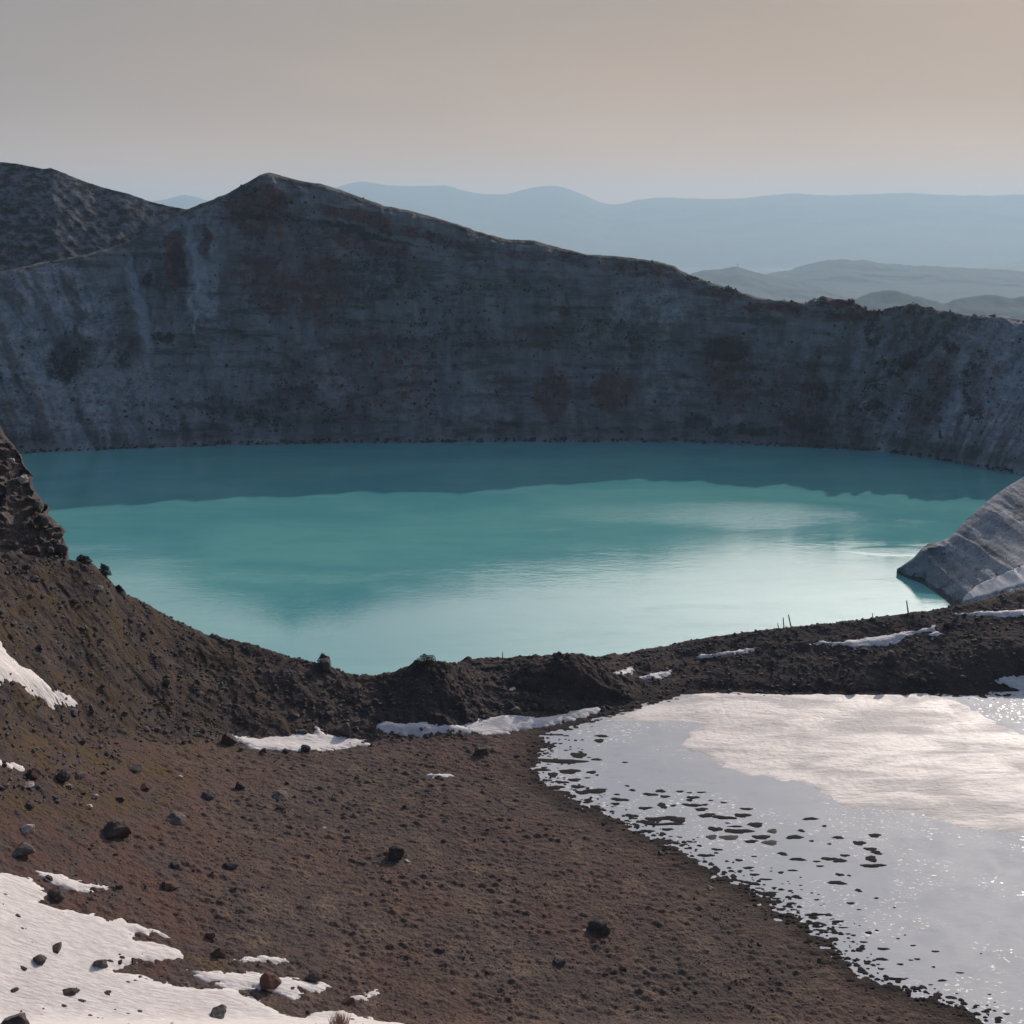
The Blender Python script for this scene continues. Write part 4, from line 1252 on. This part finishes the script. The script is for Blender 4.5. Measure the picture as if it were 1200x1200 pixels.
WX, WY, WZ, WP, WT = wall
band = (WT > 1.03) & (WT < 4.9)
blocks_on('wall_rubble', WX, WY, WZ, (WP + 0.004) * band, 6500, (0.15, 0.9), M_rub, 3)
blocks_on('wall_debris', WX, WY, WZ, (WP * .3 + 0.06) * band, 3000, (0.15, 0.6), M_wallstone, 4)
blocks_on('shoreline_debris', WX, WY, WZ, ((WT > 0.99) & (WT < 1.035)) * 1.0, 1500, (0.25, 1.1), M_rub, 5)
SX, SY, SZ, ST_ = spur
blocks_on('spur_debris', SX, SY, SZ, ((ST_ > 1.0) & (ST_ < 3.9)) * (0.03 + 1.0 * (ST_ < 1.10) + 0.15 * (fbm(SX / 6, SZ / 4, 3, 2) > .25)), 500, (0.10, 0.35), M_wallstone, 6)

# ------------------------------------------------------------------ mud humps in the ice
def hump_mesh(seed, k=9, n=28):
    r = random.Random(seed)
    ph = [r.uniform(0, 6.28) for _ in range(4)]
    V = [(0, 0, 1.0)]; rings = 5
    for j in range(1, rings + 1):
        f = j / rings
        for i in range(n):
            t_ = 2 * math.pi * i / n
            rad = f * (1 + .17 * math.sin(2 * t_ + ph[0]) + .12 * math.sin(3 * t_ + ph[1]) + .08 * math.sin(5 * t_ + ph[2]) + .06 * math.sin(9 * t_ + ph[3]))
            V.append((rad * math.cos(t_), rad * math.sin(t_), (1 - f ** 2.2) * (1 + .12 * math.sin(7 * t_ + j)) - (0.35 if j == rings else 0)))
    F = [(0, 1 + i, 1 + (i + 1) % n) for i in range(n)]
    for j in range(rings - 1):
        for i in range(n):
            a = 1 + j * n + i; b = 1 + j * n + (i + 1) % n; c = b + n; d = a + n
            F += [(a, d, c), (a, c, b)]
    return mesh_from('mud_hump', V, F, M_mud, True)


HM = [hump_mesh(i) for i in range(9)]
for m_ in HM[:2]: m_.materials[0] = mat_simple('drying_dark_mud', (0.03, 0.025, 0.024), (0.06, 0.05, 0.047), 3.0, .05, .8)
GH = 'dark mud humps showing through the pond ice'


def hump(px, py, w_, h_=None, label=None, rot=0, dry=False):
    a, Y, z = P(px, py, z=POND_Z)
    X = a * Y
    d = math.hypot(Y, CAMZ - POND_Z)
    rx = w_ / FP * d / 2 * 1.12
    sn = (CAMZ - POND_Z) / d
    ry = (h_ if h_ else w_ * .38) / FP * d / sn / 2
    o = link('mud_hump', HM[random.randrange(2) if dry else random.randrange(2, 9)])
    o.location = (X, Y, POND_Z - 0.005); o.scale = (rx, ry, min(.10, .04 + .04 * rx)); o.rotation_euler = (0, 0, rot)
    o['label'] = label or 'small dark mud hump melted through the grey pond ice near the shore'
    o['category'] = 'mud hump'; o['group'] = GH
    if not label: HUMPS.append((o, px, py, 'small' if w_ > 9 else 'tiny'))
    else: HMARK.append((px, py, label))
    return o


HUMPS = []; HMARK = []
L = [
    (705, 862.5, 17, 3, 'upper of two thin mud slivers near the pond left corner'), (702, 868, 13, 4.5, 'lower of two thin mud slivers near the pond left corner'),
    (678, 885, 16, 8.5, 'thick round hump above the long mud bar at the pond left end'), (658, 892, 52, 6.5, 'long straight mud bar joined to the shore at the pond left end'), (699, 890, 11, 3.5, 'tiny hump right of the thick round hump'),
    (667, 904, 25, 6, 'oblong hump just below the long mud bar'), (693, 905, 14, 3.5, 'small flat hump right of the oblong hump'), (648, 908, 10, 8), (635, 902, 18, 4), (658, 916.5, 16, 3.5), (673, 914, 13, 5), (677, 922, 15, 5), (650, 923, 22, 5.5),
    (697, 927, 34, 5.5, 'wavy long hump below the pond left end'), (682, 929, 13, 5), (689, 937.5, 11, 3.5), (697, 945.5, 10.5, 5.5), (670, 933, 9, 6), (723, 931, 8, 2), (735, 921, 6, 2), (741, 926, 8, 3), (762, 931, 16, 4), (774, 927, 10, 5), (779, 933.5, 10, 4), (726, 937, 19, 4.5, 'double hump left of the big ring shaped one'), (721, 942, 13, 3),
    (756, 947, 15, 4), (776, 944, 11, 7), (789, 944, 8, 2.5), (740, 956, 14, 5), (759, 974, 14, 4), (782, 972, 12, 4), (797, 927.5, 8, 3), (808, 929, 6, 2), (822, 928.5, 10, 2), (812, 934.5, 14, 4), (808, 937.5, 9, 3), (811, 943.5, 20, 4.5), (826, 943, 8, 2.5), (822, 948.5, 15, 4.5, 'oval hump in the upper part of the central cluster'),
    (833, 938, 5, 2), (848, 940.5, 7, 2.5), (875, 948, 13, 3.5), (828, 955.5, 20, 5), (848, 958, 26, 5, 'middle hump of a wavy chain of three'), (870, 955.5, 17, 6, 'right hump of a wavy chain of three'), (885, 966.5, 20, 5.5, 'lens shaped black hump right of the central cluster'), (862, 968.5, 18, 2), (838, 971.5, 15, 6.5), (865, 974, 30, 6.5, 'crescent shaped hump in the central cluster'),
    (853, 964.5, 6, 2), (834, 981, 11, 7, 'grey round hump left of the grey oval', 1), (854.5, 981.5, 19, 7, 'grey oval hump of drying mud in the central cluster', 1), (892, 981, 18, 6.5, 'upper half of the slanting black hump right of the cluster'), (880, 986, 16, 4, 'lower half of the slanting black hump right of the cluster'), (902, 987.5, 20, 5.5, 'grey flat hump beside the slanting black one', 1), (905, 974, 13, 5, 'small grey oval above the slanting black hump', 1), (931, 981, 17, 6, 'black pointed hump alone in the grey ice'), (939, 973.5, 8, 3.5),
    (950, 959.5, 16, 4, 'flat topmost hump far out in the ice'), (966, 968, 6, 2.5), (982, 981.5, 14, 3.5), (951, 985.5, 7, 2), (972, 989, 6, 2), (1025, 979, 14, 5, 'topmost of the black column of humps farthest out'), (1007, 988, 13, 6.5, 'round black hump left of the far column'), (1020, 995, 13, 5, 'left upper block of the far column'), (1027, 999, 13, 5, 'right upper block of the far column'),
    (1021, 1006.5, 15, 7, 'middle hump of the far column'), (1024, 1014.5, 24, 5, 'lowest and widest hump of the far column'), (1013, 1014, 9, 3), (990, 1002.5, 10, 3.5), (972, 1006.5, 18, 4.5, 'left end of the long black hump left of the far column'), (984, 1008.5, 14, 5.5, 'right end of the long black hump left of the far column'), (957, 1009.5, 8, 2.5), (961, 1015, 8, 2.5), (935, 1007, 16, 4.5, 'black lens below the pointed hump'), (917, 1000.5, 12, 4), (984, 1025, 9, 4), (981, 1034.5, 18, 5.5, 'big black hump below the long one'),
    (995, 1026, 5, 2), (1006, 1043.5, 8, 4), (997, 1058.5, 8, 3.5), (1027, 1052.5, 6, 2), (840, 995.5, 12, 3), (827, 1002.5, 18, 4), (866, 1008, 8, 3.5), (877, 1017, 13, 3), (884, 1025, 10, 3.5), (867, 1021, 6, 3.5), (915, 1022.5, 7, 3), (897, 1030.5, 13, 2.5), (929, 1020, 10, 2.5), (840, 1020, 10, 4.5), (857, 1032.5, 6, 2.5), (882, 1035.5, 11, 3.5), (900, 1047.5, 24, 5), (933, 1051, 12, 4), (928, 1058.5, 9, 3), (905, 1057, 22, 4), (903, 1064, 12, 3), (926, 1044, 6, 2.5),
    (955, 1072, 22, 3), (953, 1075, 12, 4), (971, 1072, 7, 4), (957, 1082, 13, 4), (958, 1086, 12, 3), (980, 1080, 11, 3), (975, 1089, 9, 3.5), (988, 1087, 10, 1.5), (961, 1090, 10, 3), (1000, 1096, 7, 2), (1018, 1093, 9, 3), (1035, 1112, 12, 3.5), (1033, 1124, 12, 4), (1012, 1104, 8, 2.5), (1096, 1115, 8, 2.5), (1104, 1149, 9, 3), (1075, 1124, 6, 2.5), (1055, 1130, 9, 2), (1125, 1140, 8, 2), (1048, 1147, 22, 3.5), (1045, 1157, 26, 6), (1070, 1108, 6, 2),
]
for q in L:
    hump(q[0], q[1], q[2], q[3], q[4] if len(q) > 4 else None, random.uniform(-.12, .12), len(q) > 5)
# ring shaped hump
RL = ['left end', 'upper left', 'top', 'right end', 'lower right', 'lower left']
for k_, (px, py, w_, h_) in enumerate([(758, 963.5, 16, 6), (768, 960, 20, 6.5), (782, 958.5, 22, 5), (795, 961, 20, 6.5), (788, 965.5, 22, 4), (770, 966, 24, 3.6)]):
    hump(px, py, w_, h_, RL[k_] + ' segment of the large ring shaped mud hump', 0)


def in_pond(px, py):
    return float(poly_sd(np.array([px]), np.array([py]), [p for p in pond_px])[0])


cnt = 0
while cnt < 150:
    py = random.uniform(870, 1195)
    sx = float(shore_x(py)); off = abs(random.gauss(0, 1)) * (34 if py < 1020 else 50)
    px = sx + off - 6
    if px > 1190 or in_pond(px, py) < 0.5: continue
    w_ = random.choice((2.5, 3, 3.5, 4, 5, 6, 8)) * (1.1 if off < 25 else .8)
    hump(px, py, w_, w_ * random.uniform(.26, .42)); cnt += 1

PM = [(678, 885, 'the thick round hump'), (658, 892, 'the long mud bar'), (697, 927, 'the wavy long hump'), (775, 962, 'the large ring shaped hump'), (865, 974, 'the crescent shaped hump'), (885, 966, 'the lens shaped black hump'), (931, 981, 'the black pointed hump'),
      (950, 959, 'the topmost far hump'), (1024, 1014, 'the far column of humps'), (978, 1007, 'the long black hump'), (981, 1034, 'the lowest big hump'), (886, 984, 'the slanting black hump'), (850, 957, 'the wavy chain of three'), (900, 1047, 'the shore mud streak'),
      (980, 1130, 'the lower shore notch'), (1045, 1157, 'the wide shore hump'), (1110, 1165, 'the last shore corner')]
describe(HUMPS, PM, 'mud hump')

# the dark mud that fringes the shore, past counting
V_, F_ = [], []
hv = np.array([v.co[:] for v in HM[3].vertices]); hf_ = np.array([p.vertices[:] for p in HM[3].polygons])
c_ = 0
while c_ < 420:
    py = random.uniform(866, 1198); sx = float(shore_x(py)); px = sx + random.gauss(6, 16)
    if px > 1195: continue
    a, Y, z = P(px, py, z=POND_Z); w_ = random.uniform(.08, .35)
    g_ = float(h_base(np.array([a * Y]), np.array([Y]))[0])
    V_.append(hv * np.array([w_, w_ * random.uniform(.7, 1.6), .07]) + np.array([a * Y, Y, max(POND_Z, g_ + .03)])); F_.append(hf_ + c_ * len(hv)); c_ += 1
link('shore_mud', mesh_from('shore_mud', np.concatenate(V_), np.concatenate(F_), M_mud), kind='stuff')

# ------------------------------------------------------------------ wooden stakes
def stake(p0, p1, wpx, label):
    X, Y = at(*p0); Y -= 0.3
    X = ray(*p0)[0] * Y
    Z = float(h_full(np.array([X]), np.array([Y]))[0])
    d = math.hypot(Y, CAMZ - Z)
    L_ = (p0[1] - p1[1]) / FP * d * 1.12; lean = (p1[0] - p0[0]) / FP * d
    r_ = wpx / FP * d / 2
    bm = bmesh.new()
    n = 8
    rings = []
    for k in range(6):
        f = k / 5; rr = r_ * (1.0 - .25 * f)
        rings.append([bm.verts.new((lean * f + rr * math.cos(2 * math.pi * i / n) * (1 + .1 * math.sin(i * 3 + k)), rr * math.sin(2 * math.pi * i / n), -0.5 + (L_ + 0.5) * f + (0.08 * math.sin(i) if k == 5 else 0))) for i in range(n)])
    for k in range(5):
        for i in range(n): bm.faces.new((rings[k][i], rings[k][(i + 1) % n], rings[k + 1][(i + 1) % n], rings[k + 1][i]))
    bm.faces.new(rings[-1])
    me = bpy.data.meshes.new('wooden_stake'); bm.to_mesh(me); bm.free(); me.materials.append(M_wood)
    o = link('wooden_stake', me, label=label, category='stake', group='wooden stakes along the lake rim'); o.location = (X, Y, Z)


stake((928, 736), (923, 722), 1.7, 'tallest of three wooden stakes on the rim against the pale water')
stake((919, 737), (917, 726), 1.4, 'middle of three wooden stakes on the rim')
stake((913, 737), (911, 731), 1.2, 'shortest and leftmost of three wooden stakes on the rim')
stake((1065, 719), (1061, 706), 1.8, 'single leaning wooden stake on the rim at the right')
stake((589, 774), (589, 764), 1.2, 'thin lone stake standing behind the gap of the two mounds')
stake((1023, 724), (1022, 719), 1.1, 'very short stake between the three stakes and the single leaning one')

# ------------------------------------------------------------------ shrubs
def leaf_clump(r, n, rad, hgt, size):
    V = []; F = []
    for i in range(n):
        t_ = r.uniform(0, 6.28); q = math.sqrt(r.uniform(0, 1)); zz = r.uniform(0, 1) ** 1.3
        q *= math.sqrt(max(0, 1 - zz * zz * .9))
        c = np.array([rad * q * math.cos(t_), rad * q * math.sin(t_), hgt * zz])
        d1 = np.array([r.gauss(0, 1), r.gauss(0, 1), r.gauss(0, 1)]); d1 /= np.linalg.norm(d1)
        d2 = np.cross(d1, [r.gauss(0, 1), r.gauss(0, 1), r.gauss(0, 1)]); d2 /= np.linalg.norm(d2) + 1e-6
        s = size * r.uniform(.6, 1.3); b = len(V)
        V += [c - d1 * s, c + d2 * s * .45, c + d1 * s]; F.append((b, b + 1, b + 2))
    return V, F


def shrub(px, py, wpx, hpx, label):
    r = random.Random(px * 3 + py)
    X, Y = at(px, py); Z = float(h_full(np.array([X]), np.array([Y]))[0])
    d = math.sqrt(X * X + Y * Y + (CAMZ - Z) ** 2)
    V, F = leaf_clump(r, 1100, wpx / FP * d / 2, hpx / FP * d, .17)
    # uneven outline
    V = [v * np.array([1 + .12 * math.sin(v[2] * 5 + v[0] * 2), 1, 1 + .15 * math.sin(v[0] * 4 + px)]) for v in V]
    root = bpy.data.objects.new('shrub', None); sc.collection.objects.link(root); root.location = (X, Y, Z - .1)
    root['label'] = label; root['category'] = 'shrub'; root['group'] = 'low shrubs on the skyline of the left slope'
    link('foliage', mesh_from('foliage', np.array(V), np.array(F), M_shrub, False), parent=root)
    bm = bmesh.new()
    for k in range(5):
        t_ = k * 1.3
        p = [bm.verts.new((.05 * math.cos(t_ + j * 2.1), .05 * math.sin(t_ + j * 2.1), -.3)) for j in range(3)]
        tip = bm.verts.new((math.cos(t_) * wpx / FP * d * .25, math.sin(t_) * .4, hpx / FP * d * .5))
        for j in range(3): bm.faces.new((p[j], p[(j + 1) % 3], tip))
    me = bpy.data.meshes.new('branches'); bm.to_mesh(me); bm.free(); me.materials.append(M_wood)
    link('branches', me, parent=root)


shrub(98, 661, 17, 8, 'flat topped dark shrub on the skyline just right of the rock outcrop')
shrub(123, 675, 13, 12, 'round dark shrub on the skyline right of the flat topped one')
shrub(138, 693, 10, 6, 'small dark shrub at the pale skyline stone')
shrub(380, 780, 16, 11, 'bushy dark shrub on the skyline knob left of the first mound')
shrub(500, 779, 26, 9, 'wide dark shrub crowning the first mound')
shrub(655, 774, 14, 8, 'dark shrub crowning the second mound')

def scrub():
    r = random.Random(5); V = []; F = []; b = 0
    for k in range(500):
        px = r.uniform(0, 760); py = r.uniform(655, 875)
        if py < rim_y(px) + 3 or py > pond_top(px) - 4 or (px < 760 and on_snow(px, py)): continue
        if perlin(np.array([px / 45.0]), np.array([py / 22.0]), 9)[0] < 0.02: continue
        X, Y = at(px, py); Z = float(h_full(np.array([X]), np.array([Y]))[0])
        v, f = leaf_clump(r, 60, r.uniform(.4, 1.1), r.uniform(.2, .5), .10)
        V += [q + np.array([X, Y, Z - .05]) for q in v]; F += [(a + b, c + b, d + b) for a, c, d in f]; b = len(V)
    link('scrub', mesh_from('scrub', np.array(V), np.array(F), M_shrub, False), kind='stuff')


scrub()


def tuft(px, py, hpx, label):
    r = random.Random(4); X, Y = at(px, py); Z = float(h_full(np.array([X]), np.array([Y]))[0]); d = math.sqrt(X * X + Y * Y + (CAMZ - Z) ** 2)
    V = []; F = []; H_ = hpx / FP * d
    for i in range(260):
        t_ = r.uniform(0, 6.28); q = r.uniform(0, .7); b = len(V)
        x, y = q * math.cos(t_), q * math.sin(t_); lx, ly = x * 1.3 + r.gauss(0, .1), y * 1.3 + r.gauss(0, .1)
        V += [(x - .02, y, 0), (x + .02, y, 0), (lx, ly, H_ * r.uniform(.6, 1.1))]; F.append((b, b + 1, b + 2))
    o = link('dry_grass_tuft', mesh_from('dry_grass_tuft', V, F, M_dry, False), label=label, category='grass tuft'); o.location = (X, Y, Z + .1)


tuft(398, 1205, 16, 'pinkish dry grass tuft rising from the snow at the bottom edge')


# lattice mast on the far hill
def mast():
    a, Y, z = P(864, 316, Y=9200)
    X = a * Y; bm = bmesh.new(); H_ = 62.0

    def bar(p, q, r_):
        p = Vector(p); q = Vector(q); ax = (q - p).normalized(); u = ax.orthogonal().normalized(); v = ax.cross(u)
        A = [bm.verts.new(p + (u * math.cos(t_) + v * math.sin(t_)) * r_) for t_ in (0, 2.1, 4.2)]
        B = [bm.verts.new(q + (u * math.cos(t_) + v * math.sin(t_)) * r_) for t_ in (0, 2.1, 4.2)]
        for i in range(3): bm.faces.new((A[i], A[(i + 1) % 3], B[(i + 1) % 3], B[i]))
    cs = [(-1, -1), (1, -1), (1, 1), (-1, 1)]
    f = lambda k: 5 * (1 - k / 6.5)
    for k in range(6):
        h0, h1 = H_ * k / 6, H_ * (k + 1) / 6
        for i in range(4):
            c, e = cs[i], cs[(i + 1) % 4]
            bar((c[0] * f(k), c[1] * f(k), h0), (c[0] * f(k + 1), c[1] * f(k + 1), h1), 0.9)
            bar((c[0] * f(k), c[1] * f(k), h0), (e[0] * f(k + 1), e[1] * f(k + 1), h1), .5)
    me = bpy.data.meshes.new('lattice_mast'); bm.to_mesh(me); bm.free(); me.materials.append(M_far)
    o = link('lattice_mast', me, label='tiny lattice mast on the crest of a hazy blue hill', category='mast'); o.location = (X, Y, z - 6)


mast()

# ------------------------------------------------------------------ haze
hm = bpy.data.materials.new('haze'); hm.use_nodes = True
hm.node_tree.nodes.clear()
ho = hm.node_tree.nodes.new('ShaderNodeOutputMaterial'); hv_ = hm.node_tree.nodes.new('ShaderNodeVolumePrincipled')
hv_.inputs['Color'].default_value = (0.52, 0.70, 0.83, 1)
hv_.inputs['Density'].default_value = 6.2e-5
hv_.inputs['Anisotropy'].default_value = 0.2
hm.node_tree.links.new(hv_.outputs[0], ho.inputs['Volume'])
bx0, bz0, bz1 = 31500.0, BASE - 1.5, 1180.0
HV = [(x, y, z) for z in (bz0, bz1) for x, y in ((-bx0, -bx0), (bx0, -bx0), (bx0, bx0), (-bx0, bx0))]
HF = [(0, 3, 2, 1), (4, 5, 6, 7), (0, 1, 5, 4), (1, 2, 6, 5), (2, 3, 7, 6), (3, 0, 4, 7)]
link('haze', mesh_from('haze', HV, HF, hm, False), kind='stuff')
